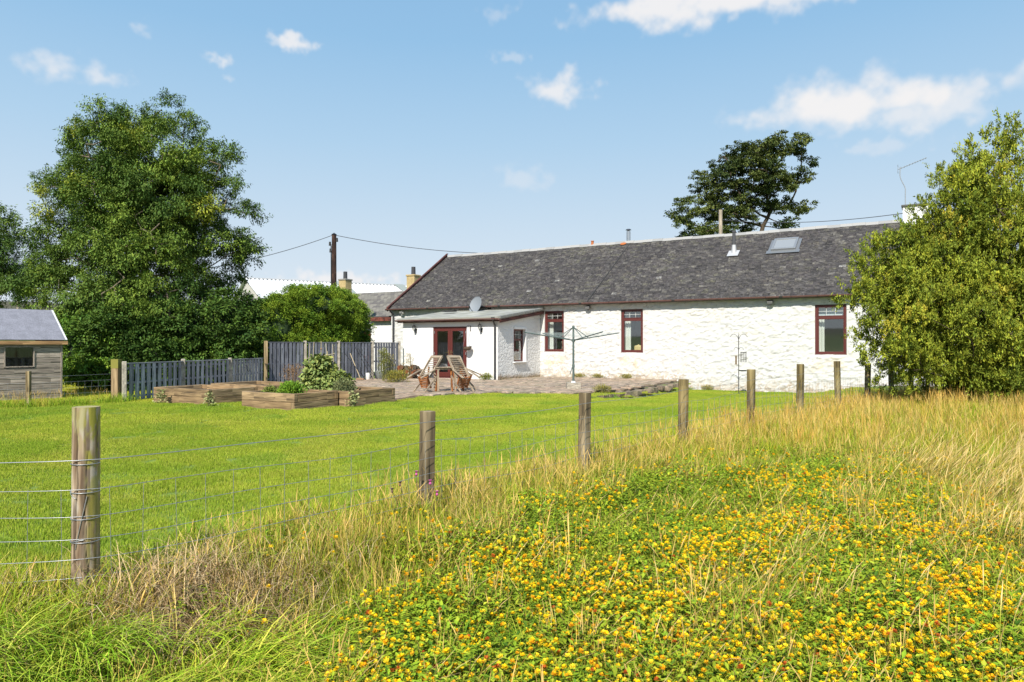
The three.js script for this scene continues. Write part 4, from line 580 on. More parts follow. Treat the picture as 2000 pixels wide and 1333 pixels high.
// ---------------------------------------------------------------- timber shed
{
  const D = 21.3, yb = -0.24, XR = (118 - CX) / FOCAL * D, W = 3.6, H = EYE + (HORIZON - 668) / FOCAL * D - yb, dep = 2.3;
  const t = thing('garden_shed', 'grey timber garden shed with felt roof and one small square window', 'shed', [XR, yb, -D], 0.86), bm = wood([0.68, 0.63, 0.58], [0.46, 0.42, 0.385], 71, 0.9, 0.004), tones = [0.85, 0.95, 1.03, 1.12].map((k) => tinted(bm, [k, k * 0.99, k * 0.97])), r = rng(15);
  const win = [-0.24 - 0.66 - 0.28, -0.28 - 0.02, 0, 0]; const wx0 = -1.42, wx1 = -0.68, wy0 = H - (716 - 668) / FOCAL * D, wy1 = H - (677 - 668) / FOCAL * D;
  const n = 11, bh = H / n;
  for (let k = 0; k < n; k++) {
    const y = k * bh, segs = y + bh > wy0 + 0.02 && y < wy1 - 0.02 ? [[-W, wx0], [wx1, 0]] : [[-W, 0]];
    for (const [a, b] of segs) { const g = grain(new RoundedBoxGeometry(b - a, bh * 1.03, 0.02, 1, 0.004), 'x', r() * 9).rotateX(-0.06); part('board', g.translate((a + b) / 2, y + bh / 2, 0.012 + (r() - 0.5) * 0.003), tones[Math.floor(r() * 4)], t); }
    const e = grain(new RoundedBoxGeometry(dep, bh * 1.03, 0.02, 1, 0.004), 'x', r() * 9).rotateX(-0.06).rotateY(Math.PI / 2); part('board', e.translate(0.012, y + bh / 2, -dep / 2 - 0.01), tones[Math.floor(r() * 4)], t);
  }
  part('carcass', merged([box(W - 0.05, H, 0.03, -W / 2, H / 2, -dep + 0.03), box(0.03, H, dep - 0.1, -W + 0.03, H / 2, -dep / 2), box(W - 0.1, 0.04, dep - 0.1, -W / 2, 0.05, -dep / 2)]), tones[0], t);
  part('corner_strip', grain(box(0.045, H, 0.045, 0.012, H / 2, 0.015, 0.004), 'y'), tones[2], t);
  const w = groupPart('window', t); part('frame', merged([box(0.03, wy1 - wy0, 0.05, wx1 - 0.012, (wy0 + wy1) / 2, 0.02), box(0.03, wy1 - wy0, 0.05, wx0 + 0.012, (wy0 + wy1) / 2, 0.02), box(wx1 - wx0 - 0.05, 0.03, 0.05, (wx0 + wx1) / 2, wy0 + 0.012, 0.021), box(wx1 - wx0 - 0.05, 0.025, 0.05, (wx0 + wx1) / 2, wy1 - 0.01, 0.021)]), tones[3], w); part('pane', box(wx1 - wx0 - 0.05, wy1 - wy0 - 0.05, 0.006, (wx0 + wx1) / 2, (wy0 + wy1) / 2, 0.0), new THREE.MeshPhysicalMaterial({ color: col(0.8, 0.82, 0.78), transmission: 1, thickness: 0, roughness: 0.03, ior: 1.6 }), w);
  // gable roof, its verge trimmed with a pale strip
  const rise = 0.92, half = dep / 2, oh = 0.12, e = H + 0.05, SL = Math.hypot(half + oh, rise), an = Math.atan2(rise, half + oh), felt = std(0xffffff, 0.9, { map: tex(128, 128, (u, v) => { const k = 0.50 + (fbm(u * 40, v * 40, 7, 2) - 0.5) * 0.12 + (fbm(u * 5, v * 5, 9, 3) - 0.5) * 0.08; return [k, k, k * 1.07]; }) });
  part('roof', merged([grain(box(W + 0.24, 0.025, SL), 'x').rotateX(an).translate(-W / 2, e + rise / 2, oh / 2 - half / 2), grain(box(W + 0.24, 0.025, SL), 'x').rotateX(-an).translate(-W / 2, e + rise / 2, -half * 1.5 - oh / 2)]), felt, t);
  { const s = new THREE.Shape([[0, H - 0.02], [-dep, H - 0.02], [-half, e + rise - 0.08]].map((p) => new THREE.Vector2(...p))); part('gable', new THREE.ExtrudeGeometry(s, { depth: 0.03, bevelEnabled: false }).rotateY(-Math.PI / 2).translate(0.0, 0, 0), tones[1], t); }
  part('verge_trim', merged([bar([oh - 0.005, e, oh], [oh - 0.005, e + rise, -half], 0.03, 0.05, [1, 0, 0]), bar([oh - 0.005, e, -dep - oh], [oh - 0.005, e + rise, -half], 0.03, 0.05, [1, 0, 0])]), std([0.66, 0.66, 0.64], 0.7), t);
  part('fascia', grain(box(W + 0.2, 0.10, 0.025, -W / 2 + 0.05, H - 0.03, 0.12, 0.004), 'x'), wood([0.75, 0.59, 0.41], [0.56, 0.42, 0.28], 73), t);
}

// ---------------------------------------------------------------- farm buildings beyond
{
  // neighbour's slated house of yellow sandstone, turned square to the cottage
  const D = 42, X = -10.0, t = thing('farm_house', 'grey slated farmhouse of yellow stone behind the hedge', 'house', [X, -0.55, -D], TURN), sand = std(0xffffff, 0.95, { map: tex(256, 256, (u, v) => { const n = fbm(u * 12, v * 12, 3, 4); return lerp3([0.62, 0.53, 0.36], [0.76, 0.68, 0.50], n); }), bumpMap: woodBump, bumpScale: 0.01 });
  part('wall', grain(box(9, 3.0, 5, 0, 1.5, -2.5), 'x'), sand, t);
  const L = Math.hypot(2.9, 2.0), rf = part('roof', merged([box(9.3, 0.1, L).rotateX(0.603).translate(0, 4.02, -1.02), box(9.3, 0.1, L).rotateX(-0.603).translate(0, 4.02, -3.98)]), std([0.04, 0.04, 0.04], 0.9), t);
  const r = rng(44), ms = [[0.13, 0.12, 0.105], [0.16, 0.15, 0.13], [0.11, 0.10, 0.095], [0.19, 0.175, 0.15]].map((c) => std(c, 0.9)), lists = [[], [], [], []];
  for (let j = 0; j < 17; j++) for (let x = -4.65 + (j % 2) * 0.13; x < 4.6; x += 0.26) { const v = j * 0.2; lists[Math.floor(r() * 4)].push(box(0.25, 0.012, 0.34).rotateX(0.603 + 0.05).translate(x + 0.13, 3.06 + v * 0.567 + 0.11 * 0.824 * 1.0, 0.38 - v * 0.824 + 0.11 * 0.567 * 1.0)); }
  lists.forEach((l, i) => { part(numbered('slate_field'), merged(l), ms[i], rf).userData.kind = 'stuff'; });
  part('ridge', grain(box(9.3, 0.12, 0.3, 0, 5.04, -2.5, 0.03), 'x'), std([0.45, 0.44, 0.42], 0.9), rf);
  for (const [x, label] of [[3.35, 0], [-2.1, 1]]) { const ch = groupPart('chimney', t); part('stack', grain(box(0.58, 1.5, 0.58, x, 5.2, -2.5, 0.03), 'y'), sand, ch); part('coping', box(0.66, 0.1, 0.66, x, 5.98, -2.5, 0.03), label ? std([0.25, 0.23, 0.2], 0.95) : sand, ch); part('chimney_pot', new THREE.CylinderGeometry(0.12, 0.13, 0.48, 14).translate(x, 6.26, -2.5), std([0.04, 0.04, 0.045], 0.7), ch); }
  const w = groupPart('window', t); const arch = (wd, ht) => { const s = new THREE.Shape(); s.moveTo(-wd, 0); s.lineTo(wd, 0); s.lineTo(wd, ht - wd); s.absarc(0, ht - wd, wd, 0, Math.PI, false); return s; };
  const xw = 2.02; part('frame', new THREE.ExtrudeGeometry((() => { const s = arch(0.36, 1.35); s.holes.push(arch(0.29, 1.22)); return s; })(), { depth: 0.08, bevelEnabled: false }).translate(xw, 1.45, -0.01), std([0.75, 0.75, 0.73], 0.6), w); part('pane', new THREE.ExtrudeGeometry(arch(0.3, 1.24), { depth: 0.02, bevelEnabled: false }).translate(xw, 1.45, 0.0), std([0.12, 0.13, 0.14], 0.1), w); part('glazing_bar', merged([box(0.6, 0.04, 0.03, xw, 2.05, 0.045), box(0.04, 1.2, 0.028, xw, 2.03, 0.045)]), std([0.75, 0.75, 0.73], 0.6), w);
}
{
  // white corrugated barn
  const A = atDepth(480, 544, 60), B = atDepth(745, 556, 66.5), turn = Math.atan2(-(B[2] - A[2]), B[0] - A[0]), Lb = Math.hypot(B[0] - A[0], B[2] - A[2]) + 10, t = thing('barn', 'pale corrugated barn with white roof beyond the hedge', 'barn', [A[0], 0, A[2]], turn), top = A[1], half = 5.2, eave = top - 1.95;
  const sheet = std([0.70, 0.71, 0.72], 0.6), clad = std([0.50, 0.48, 0.45], 0.8);
  const corr = (len, wid, n) => { const g = new THREE.PlaneGeometry(len, wid, n, 1), p = g.attributes.position; for (let i = 0; i < p.count; i++) p.setZ(i, 0.06 * Math.cos(p.getX(i) / len * n * Math.PI / 2)); g.computeVertexNormals(); return g; };
  const SL = Math.hypot(half + 0.3, top - eave + 0.1), a = Math.atan2(top - eave + 0.1, half + 0.3), mk = (m) => { m.side = THREE.DoubleSide; return m; };
  part('roof', merged([corr(Lb, SL, 260).rotateX(-Math.PI / 2 + a).translate(Lb / 2, (top + eave) / 2, (half + 0.3) / 2), corr(Lb, SL, 260).rotateX(-Math.PI / 2 - a).translate(Lb / 2, (top + eave) / 2, -(half + 0.3) / 2)]), mk(sheet), t);
  const gs = new THREE.Shape([[-half, 0], [half, 0], [half, eave], [0, top - 0.1], [-half, eave]].map((p) => new THREE.Vector2(...p))); const gg = new THREE.ExtrudeGeometry(gs, { depth: 0.1, bevelEnabled: false }).rotateY(-Math.PI / 2); part('gable', gg.translate(0.25, 0, 0), clad, t);
  for (let k = 0; k < 24; k++) { const z = -half + 0.25 + k * 0.43, h = eave + (top - eave - 0.1) * (1 - Math.abs(z) / half); part('cladding_rib', box(0.05, h, 0.06, 0.13, h / 2, z), clad, t); }
  part('side_wall', box(Lb - 0.4, eave, 0.15, Lb / 2, eave / 2, half - 0.1), clad, t); part('ridge_cap', box(Lb, 0.1, 0.5, Lb / 2, top + 0.03, 0, 0.03), tinted(sheet, [0.4, 0.4, 0.4]), t);
  part('verge_trim', merged([bar([-0.03, eave, half + 0.3], [-0.03, top + 0.05, 0], 0.06, 0.25, [1, 0, 0]), bar([-0.03, eave, -half - 0.3], [-0.03, top + 0.05, 0], 0.06, 0.25, [1, 0, 0])]), tinted(sheet, [0.75, 0.75, 0.75]), t);
  for (const f of [0.36, 0.62]) part('roof_light', box(0.9, 0.02, SL - 0.3).rotateX(a).translate(Lb * f, (top + eave) / 2 + 0.11, (half + 0.3) / 2 + 0.06), std([0.30, 0.32, 0.28], 0.5), t);
}
{ // red brown wooden gate beyond the tall fence
  const [X, D] = fromLocal(-10.2, -0.35), t = thing('board_gate', 'red brown boarded gate between hedge and white store', 'gate', [X, 0, -D], TURN), m = wood([0.50, 0.22, 0.12], [0.30, 0.11, 0.06], 81); for (let k = 0; k < 8; k++) part('board', grain(box(0.19, 1.95, 0.03, -0.75 + k * 0.2, 0.98, 0, 0.004), 'y', k), k % 2 ? m : tinted(m, 0.88), t); part('rail', grain(box(1.6, 0.1, 0.04, -0.05, 1.3, -0.035), 'x'), m, t); part('post', grain(box(0.2, 2.05, 0.14, 0.9, 1.02, 0, 0.01), 'y'), black, t);
}
// ---------------------------------------------------------------- poles and overhead wires
const poleWood = wood([0.34, 0.24, 0.19], [0.16, 0.10, 0.085], 85, 0.95, 0.004), wireMat = std([0.06, 0.06, 0.065], 0.6);
const paleWood = wood([0.78, 0.72, 0.64], [0.55, 0.5, 0.43], 87, 0.95, 0.004);
function utilityPole(label, x, y, D, r0, r1, fit) {
  const P = atDepth(x, y, D), t = thing('utility_pole', label, 'utility pole', [P[0], 0, P[2]]); part('shaft', grain(new THREE.CylinderGeometry(r1, r0, P[1] + 0.3, 14, 1).translate(0, P[1] / 2 - 0.15, 0), 'y'), fit ? poleWood : paleWood, t);
  if (fit) { part('cap', new THREE.ConeGeometry(r1 * 1.3, 0.1, 12).translate(0, P[1] + 0.04, 0), black, t); for (const [dx, dy] of [[-0.2, -0.55], [0.16, -0.35], [-0.17, -0.9]]) part('insulator', merged([box(0.12, 0.03, 0.03, dx * 0.5, P[1] + dy, 0.05), new THREE.CylinderGeometry(0.05, 0.06, 0.2, 10).translate(dx, P[1] + dy + 0.06, 0.05)]), black, t); part('cable_guard', rod([-0.1, 1.5, 0.1], [-0.13, P[1] - 0.6, 0.1], 0.025), black, t); }
  return P;
}
const P1 = utilityPole('brown telegraph pole rising behind the bright hedge', 652, 458, 37, 0.15, 0.115, 1);
const P2 = utilityPole('pale telegraph pole top standing before the tree behind the roof', 1408, 410, 40, 0.13, 0.10, 0);
utilityPole('distant slim pole on the field beyond the shed', 34, 545, 85, 0.16, 0.12, 0);
const wire = (label, A, B, sag) => { const L = []; for (let k = 0; k <= 20; k++) { const f = k / 20; L.push([mix(A[0], B[0], f), mix(A[1], B[1], f) - sag * 4 * f * (1 - f), mix(A[2], B[2], f)]); } const m = part(numbered('overhead_wire'), tube(L, 0.016, 60, 5), wireMat, scene); m.userData = { label, category: 'wire' }; };
wire('overhead wire from the telegraph pole into the ash tree', [P1[0] - 0.1, P1[1] - 0.05, P1[2]], atDepth(330, 535, 33), 0.25);
wire('overhead wire from the telegraph pole to the cottage ridge', [P1[0] + 0.1, P1[1] - 0.05, P1[2]], atDepth(1160, 487, 41), 0.55);
wire('overhead wire from the pole behind the roof to the chimney', [P2[0], P2[1] - 0.55, P2[2]], atDepth(1790, 413, 31), 0.3);

// ---------------------------------------------------------------- the stock fence: posts, one plain wire, woven mesh below
const postWood = wood([0.64, 0.57, 0.45], [0.38, 0.325, 0.235], 95, 0.95, 0.006);
{
  const t = thing('stock_fence', 'timber post and wire stock fence running across the field edge', 'fence', [0, 0, 0]);
  const along = (k) => [-0.614 + 1.288 * k, 5.16 + 1.53 * k], tops = [0.88, 0.91, 0.96, 1.02, 1.05, 1.06, 0.98, 1.0, 1.0, 1.0], pts = [];
  // corner post: round, cracked and mossy
  {
    const R = 0.0595, g = new THREE.CylinderGeometry(R, R * 1.03, 1.25, 96, 150, true), p = g.attributes.position, y0 = 0.435, cr = [];
    const info = (x, y, z) => { const a = Math.atan2(x, z), u = a * R; const crack = (c, w, lo, hi) => sstep(w, 0, Math.abs(u - c - 0.006 * Math.sin(y * 9 + c * 99) - 0.003 * Math.sin(y * 31))) * sstep(lo, lo + 0.1, y) * sstep(hi, hi - 0.1, y); return [u, Math.max(crack(-0.012, 0.0055, -0.3, 0.7), crack(0.036, 0.003, -0.7, 0.45) * 0.7, crack(-0.045, 0.003, -0.1, 0.8) * 0.7, crack(0.015, 0.002, -0.7, 0.1) * 0.6)]; };
    colored(g, (x, y, z) => {
      const [u, c] = info(x, y, z), n = fbm(u * 60, y * 4, 3, 4), f = fbm(u * 180, y * 9, 5, 2), pat = fbm(u * 18, y * 7, 11, 4);
      let k = lerp3([0.15, 0.095, 0.055], [0.42, 0.32, 0.215], clamp((n - 0.5) * 2.6 + 0.5 + (f - 0.5) * 1.1)); k = lerp3(k, [0.47, 0.43, 0.36], sstep(0.52, 0.66, pat) * 0.65); k = lerp3(k, [0.10, 0.065, 0.04], sstep(0.6, 0.68, fbm(u * 90, y * 2.2, 19, 3)) * 0.8);
      const moss = sstep(0.02, 0.05, u + 0.02 * (pat - 0.5)) * 0.7 * sstep(-0.35, 0.1, y) + sstep(0.25, 0.55, y) * sstep(0.45, 0.6, pat) * 0.5; k = lerp3(k, [0.27, 0.25, 0.035], clamp(moss * sstep(0.40, 0.62, fbm(u * 50, y * 16, 15, 4) + 0.08)));
      return lerp3(k, [0.05, 0.035, 0.025], c * 0.9);
    });
    for (let i = 0; i < p.count; i++) { const x = p.getX(i), y = p.getY(i), z = p.getZ(i), [u, c] = info(x, y, z), f = 1 - 0.14 * c + 0.035 * (fbm(u * 30, y * 2.2, 8, 3) - 0.5) + 0.03 * (fbm(u * 120, y * 5, 9, 2) - 0.5); p.setXYZ(i, x * f, y, z * f); }
    g.computeVertexNormals();
    const P = [FENCE0[0], y0, -FENCE0[1]]; const m = part('post', g.translate(P[0], y0, P[2]), std(0xffffff, 0.95, { vertexColors: true }), t); m.userData.label = 'thick round cracked corner post with moss';
    const cap = colored(new THREE.CircleGeometry(R * 0.985, 40).rotateX(-Math.PI / 2), (x, y, z) => lerp3([0.30, 0.28, 0.08], [0.40, 0.32, 0.2], fbm(x * 60, z * 60, 4, 3))); part('post_top', cap.translate(P[0], y0 + 0.6245, P[2]), std(0xffffff, 0.95, { vertexColors: true }), m);
    pts.push([FENCE0[0], FENCE0[1]]);
  }
  for (let k = 0; k < 10; k++) {
    const [X, D] = along(k), top = tops[k], y = terrain(X, D), h = top - y + 0.25, lean = [(hash(k, 4) - 0.5) * 0.05, (hash(k, 5) - 0.5) * 0.04], g = new RoundedBoxGeometry(0.088, h, 0.082, 4, 0.006); const p = g.attributes.position;
    for (let i = 0; i < p.count; i++) { const f = 1 + 0.05 * (fbm(p.getX(i) * 30 + k, p.getY(i) * 3, 6, 2) - 0.5); p.setX(i, p.getX(i) * f); p.setZ(i, p.getZ(i) * f); }
    grain(g, 'y', k * 2.7).rotateY(-0.86 + (hash(k, 9) - 0.5) * 0.3).rotateX(lean[0]).rotateZ(lean[1]); part('post', g.translate(X, top - h / 2, -D), k < 2 ? postWood : tinted(postWood, [0.95 + 0.1 * hash(k, 2), 0.98, 0.72]), t); pts.push([X, D]);
  }
  const lev = [0.79, 0.655, 0.53, 0.42, 0.32, 0.23], left = [-5.6, 3.42], line = [left, ...pts], off = (i) => (i === 0 ? 0 : 0.0);
  const yAt = (h, X, D) => h + (terrain(X, D) - 0.1) * 0.75 + 0.12 * sstep(6, 12, D);
  const wires = lev.map((h, w) => { const L = []; line.forEach(([X, D], i) => { const n = i < line.length - 1 ? 6 : 1; for (let q = 0; q < n; q++) { const f = q / n, N = line[Math.min(i + 1, line.length - 1)], x = mix(X, N[0], f), d = mix(D, N[1], f), o = 0.055, s = -0.02 * 4 * f * (1 - f) * (w ? 1 : 0.6), cam = i === 0 ? [0, -o] : [FDIR[1] * o, -FDIR[0] * o]; const wob = w ? 0.007 * Math.sin(i * 9 + q * 5 + w) : 0; L.push([x + cam[0] * 1.25, yAt(h, x, d) + s + wob, -(d + cam[1] * 1.25)]); } }); return L; });
  wires.forEach((L, w) => part(w ? 'mesh_wire' : 'top_wire', tube(L, w ? 0.0017 : 0.0022, L.length * 5, 5), galvanised, t));
  // upright stays of the mesh
  for (let i = 0; i < 8; i++) { const [X, D] = line[i], [X1, D1] = line[i + 1], len = Math.hypot(X1 - X, D1 - D), n = Math.round(len / 0.155); for (let q = 0; q < n; q++) { const f = (q + 0.5) / n, x = mix(X, X1, f), d = mix(D, D1, f), o = 0.068, c = i === 0 ? [0, -o] : [FDIR[1] * o, -FDIR[0] * o], s = -0.02 * 4 * f * (1 - f), a = (hash(i, q, 3) - 0.5) * 0.03; const ty = yAt(lev[1], x, d) + s; const m = part('stay_wire', rod([x + c[0], ty + 0.004, -(d + c[1])], [x + c[0] + a, ty - 0.56, -(d + c[1])], 0.0015, 0.0015, 4), galvanised, t); } }
  // twisted ends tied round the corner post
  const tie = (y, a0, a1, dy = 0) => { const L = []; for (let k = 0; k <= 16; k++) { const a = mix(a0, a1, k / 16); L.push([FENCE0[0] + 0.0635 * Math.sin(a), y + dy * k / 16, -FENCE0[1] + 0.0635 * Math.cos(a)]); } return tube(L, 0.002, 40, 5); };
  part('wire_tie', merged([tie(0.79, -1.6, 1.7), tie(0.655, -1.6, 1.8), tie(0.66, -1.2, -0.2, -0.03), tie(0.53, -1.6, 1.7), tie(0.42, -1.6, 1.7), tie(0.415, -1.4, 0.4, 0.02), tie(0.64, 0.6, -0.2, -0.25)]), galvanised, t);
}
{ // second short wire fence in front of the shed
  const t = thing('stock_fence', 'short wire fence with one slim post in front of the grey shed', 'fence', [0, 0, 0]), P = [[-14.5, 15.2], [-11.0, 16.3], [-9.7, 17.35]];
  const p = world(...P[1]); part('post', grain(new RoundedBoxGeometry(0.085, 0.95, 0.085, 2, 0.006), 'y').translate(p[0], p[1] + 0.38, p[2]), tinted(postWood, [1.25, 1.25, 1.15]), t);
  for (const h of [0.72, 0.58, 0.44, 0.30]) part('mesh_wire', tube(P.map((q) => world(q[0], q[1], h)), 0.002, 24, 4), galvanised, t);
  for (let k = 0; k < 30; k++) { const f = k / 30, i = f < 0.6 ? 0 : 1, g = i ? (f - 0.6) / 0.4 : f / 0.6, X = mix(P[i][0], P[i + 1][0], g), D = mix(P[i][1], P[i + 1][1], g); part('stay_wire', rod(world(X, D, 0.1), world(X, D, 0.58), 0.0016, 0.0016, 4), galvanised, t); }
}
// ---------------------------------------------------------------- foliage: leaf sprays on real branches
// a spray: n leaves on a short twig, each a folded blade
function spray(seed, n, len, wid, reach, droop = 0.2) {
  const r = rng(seed), pos = [], nor = [], c = [], V = (x, y, z) => new THREE.Vector3(x, y, z);
  for (let k = 0; k < n; k++) {
    const dir = V(r() - 0.5, r() - 0.35, r() - 0.5).normalize(), at = dir.clone().multiplyScalar(reach * (0.25 + 0.75 * Math.cbrt(r())));
    const ax = dir.clone().multiplyScalar(0.6).add(V(r() - 0.5, r() - 0.5 - droop, r() - 0.5)).normalize(), up = V((r() - 0.5) * 1.3, 1, (r() - 0.5) * 1.3).normalize(), sd = new THREE.Vector3().crossVectors(ax, up).normalize(), nn = new THREE.Vector3().crossVectors(sd, ax).normalize();
    const L = len * (0.7 + 0.6 * r()), W = wid * (0.75 + 0.5 * r()), tip = at.clone().addScaledVector(ax, L).addScaledVector(nn, -L * 0.12), mid = at.clone().addScaledVector(ax, L * 0.5).addScaledVector(nn, -W * 0.18), a = at.clone().addScaledVector(ax, L * 0.42).addScaledVector(sd, W / 2), b = at.clone().addScaledVector(ax, L * 0.42).addScaledVector(sd, -W / 2);
    const t = 0.8 + 0.4 * r(), y = r();
    for (const T of [[at, a, tip], [at, tip, b]]) for (const p of T) { pos.push(p.x, p.y, p.z); nor.push(nn.x, nn.y, nn.z); c.push(t * (0.92 + 0.25 * y), t, t * (0.9 - 0.2 * y)); }
  }
  const g = new THREE.BufferGeometry(); g.setAttribute('position', new THREE.Float32BufferAttribute(pos, 3)); g.setAttribute('normal', new THREE.Float32BufferAttribute(nor, 3)); g.setAttribute('color', new THREE.Float32BufferAttribute(c, 3)); return g;
}
// a whole clump: many leaves through a ball of radius 1, denser to the outside, on short twigs
function clump(seed, n, len, wid, o = {}) {
  const r = rng(seed), pos = [], nor = [], c = [], V = (x, y, z) => new THREE.Vector3(x, y, z), tw = Array.from({ length: o.twigs || 26 }, () => V(r() * 2 - 1, (r() * 2 - 1) * 0.9 + 0.12, r() * 2 - 1).normalize().multiplyScalar(0.55 + 0.5 * r()));
  for (let k = 0; k < n; k++) {
    const T = tw[Math.floor(r() * tw.length)], f = 0.35 + 0.65 * Math.sqrt(r()), at = T.clone().multiplyScalar(f).add(V(r() - 0.5, r() - 0.5, r() - 0.5).multiplyScalar(o.loose ?? 0.42)); at.y *= o.flat ?? 0.75;
    const ax = T.clone().normalize().multiplyScalar(o.along ?? 0.5).add(V(r() - 0.5, r() - 0.5 + (o.rise ?? -0.15), r() - 0.5)).normalize(), up = V((r() - 0.5) * 1.4, 1, (r() - 0.5) * 1.4).normalize(), sd = new THREE.Vector3().crossVectors(ax, up).normalize(), nn = new THREE.Vector3().crossVectors(sd, ax).normalize();
    const L = len * (0.7 + 0.6 * r()), W = wid * (0.75 + 0.5 * r()), tip = at.clone().addScaledVector(ax, L).addScaledVector(nn, -L * 0.12), a = at.clone().addScaledVector(ax, L * 0.42).addScaledVector(sd, W / 2), q = at.clone().addScaledVector(ax, L * 0.42).addScaledVector(sd, -W / 2), t = 0.72 + 0.56 * r(), y = r();
    for (const F of [[at, a, tip], [at, tip, q]]) for (const v of F) { pos.push(v.x, v.y, v.z); nor.push(nn.x, nn.y, nn.z); c.push(t * (0.9 + 0.3 * y), t, t * (0.9 - 0.25 * y)); }
  }
  const g = new THREE.BufferGeometry(); g.setAttribute('position', new THREE.Float32BufferAttribute(pos, 3)); g.setAttribute('normal', new THREE.Float32BufferAttribute(nor, 3)); g.setAttribute('color', new THREE.Float32BufferAttribute(c, 3)); return g;
}
// branches grown towards a set of points (space colonisation), thick where many twigs join
function grow(base, first, attract, step, kill, infl, seed) {
  const r = rng(seed), nodes = [{ p: base.clone(), par: -1, kids: 0 }]; let left = attract.map((p) => p.clone());
  for (const q of first) { let cur = nodes.length - 1; const n = Math.max(1, Math.round(nodes[cur].p.distanceTo(q) / step)), from = nodes[cur].p.clone(); for (let k = 1; k <= n; k++) nodes.push({ p: from.clone().lerp(q, k / n).add(new THREE.Vector3((r() - 0.5) * step * 0.25, 0, (r() - 0.5) * step * 0.25)), par: nodes.length - 1, kids: 0 }); }
  for (let it = 0; it < 90 && left.length; it++) {
    const pull = new Map();
    for (const a of left) { let bi = -1, bd = infl; for (let i = 0; i < nodes.length; i++) { const d = nodes[i].p.distanceTo(a); if (d < bd) { bd = d; bi = i; } } if (bi >= 0) { const v = a.clone().sub(nodes[bi].p).normalize(); pull.has(bi) ? pull.get(bi).add(v) : pull.set(bi, v); } }
    if (!pull.size) break; let made = 0;
    for (const [i, v] of pull) { if (nodes[i].kids > 3) continue; v.normalize().add(new THREE.Vector3((r() - 0.5) * 0.35, (r() - 0.5) * 0.3, (r() - 0.5) * 0.35)).normalize(); nodes.push({ p: nodes[i].p.clone().addScaledVector(v, step), par: i, kids: 0 }); nodes[i].kids++; made++; }
    left = left.filter((a) => !nodes.some((n) => n.p.distanceTo(a) < kill)); if (!made) break;
  }
  const rad = new Float64Array(nodes.length); for (let i = nodes.length - 1; i > 0; i--) { if (rad[i] === 0) rad[i] = 1; const p = nodes[i].par; rad[p] = Math.pow(Math.pow(rad[p], 2.4) + Math.pow(rad[i], 2.4), 1 / 2.4); }
  return { nodes, rad };
}
function branchGeometry({ nodes, rad }, tip, cap, min = 0) {
  const out = []; for (let i = 1; i < nodes.length; i++) { const a = nodes[nodes[i].par], b = nodes[i], r0 = Math.min(cap, rad[nodes[i].par] * tip), r1 = Math.min(cap, rad[i] * tip); if (Math.max(r0, r1) < min || a.p.distanceTo(b.p) < 1e-4) continue; out.push(rod(a.p.toArray(), b.p.toArray(), Math.min(r0, r1 * 1.5), r1, r1 > 0.05 ? 9 : 5)); }
  return out.length ? merged(out) : null;
}
const bark = std(0xffffff, 0.95, { map: tex(128, 256, (u, v) => { const n = fbm(u * 18, v * 5, 4, 4); return lerp3([0.30, 0.26, 0.21], [0.55, 0.50, 0.42], n); }) });
const dummy = new THREE.Object3D(), tint = new THREE.Color();
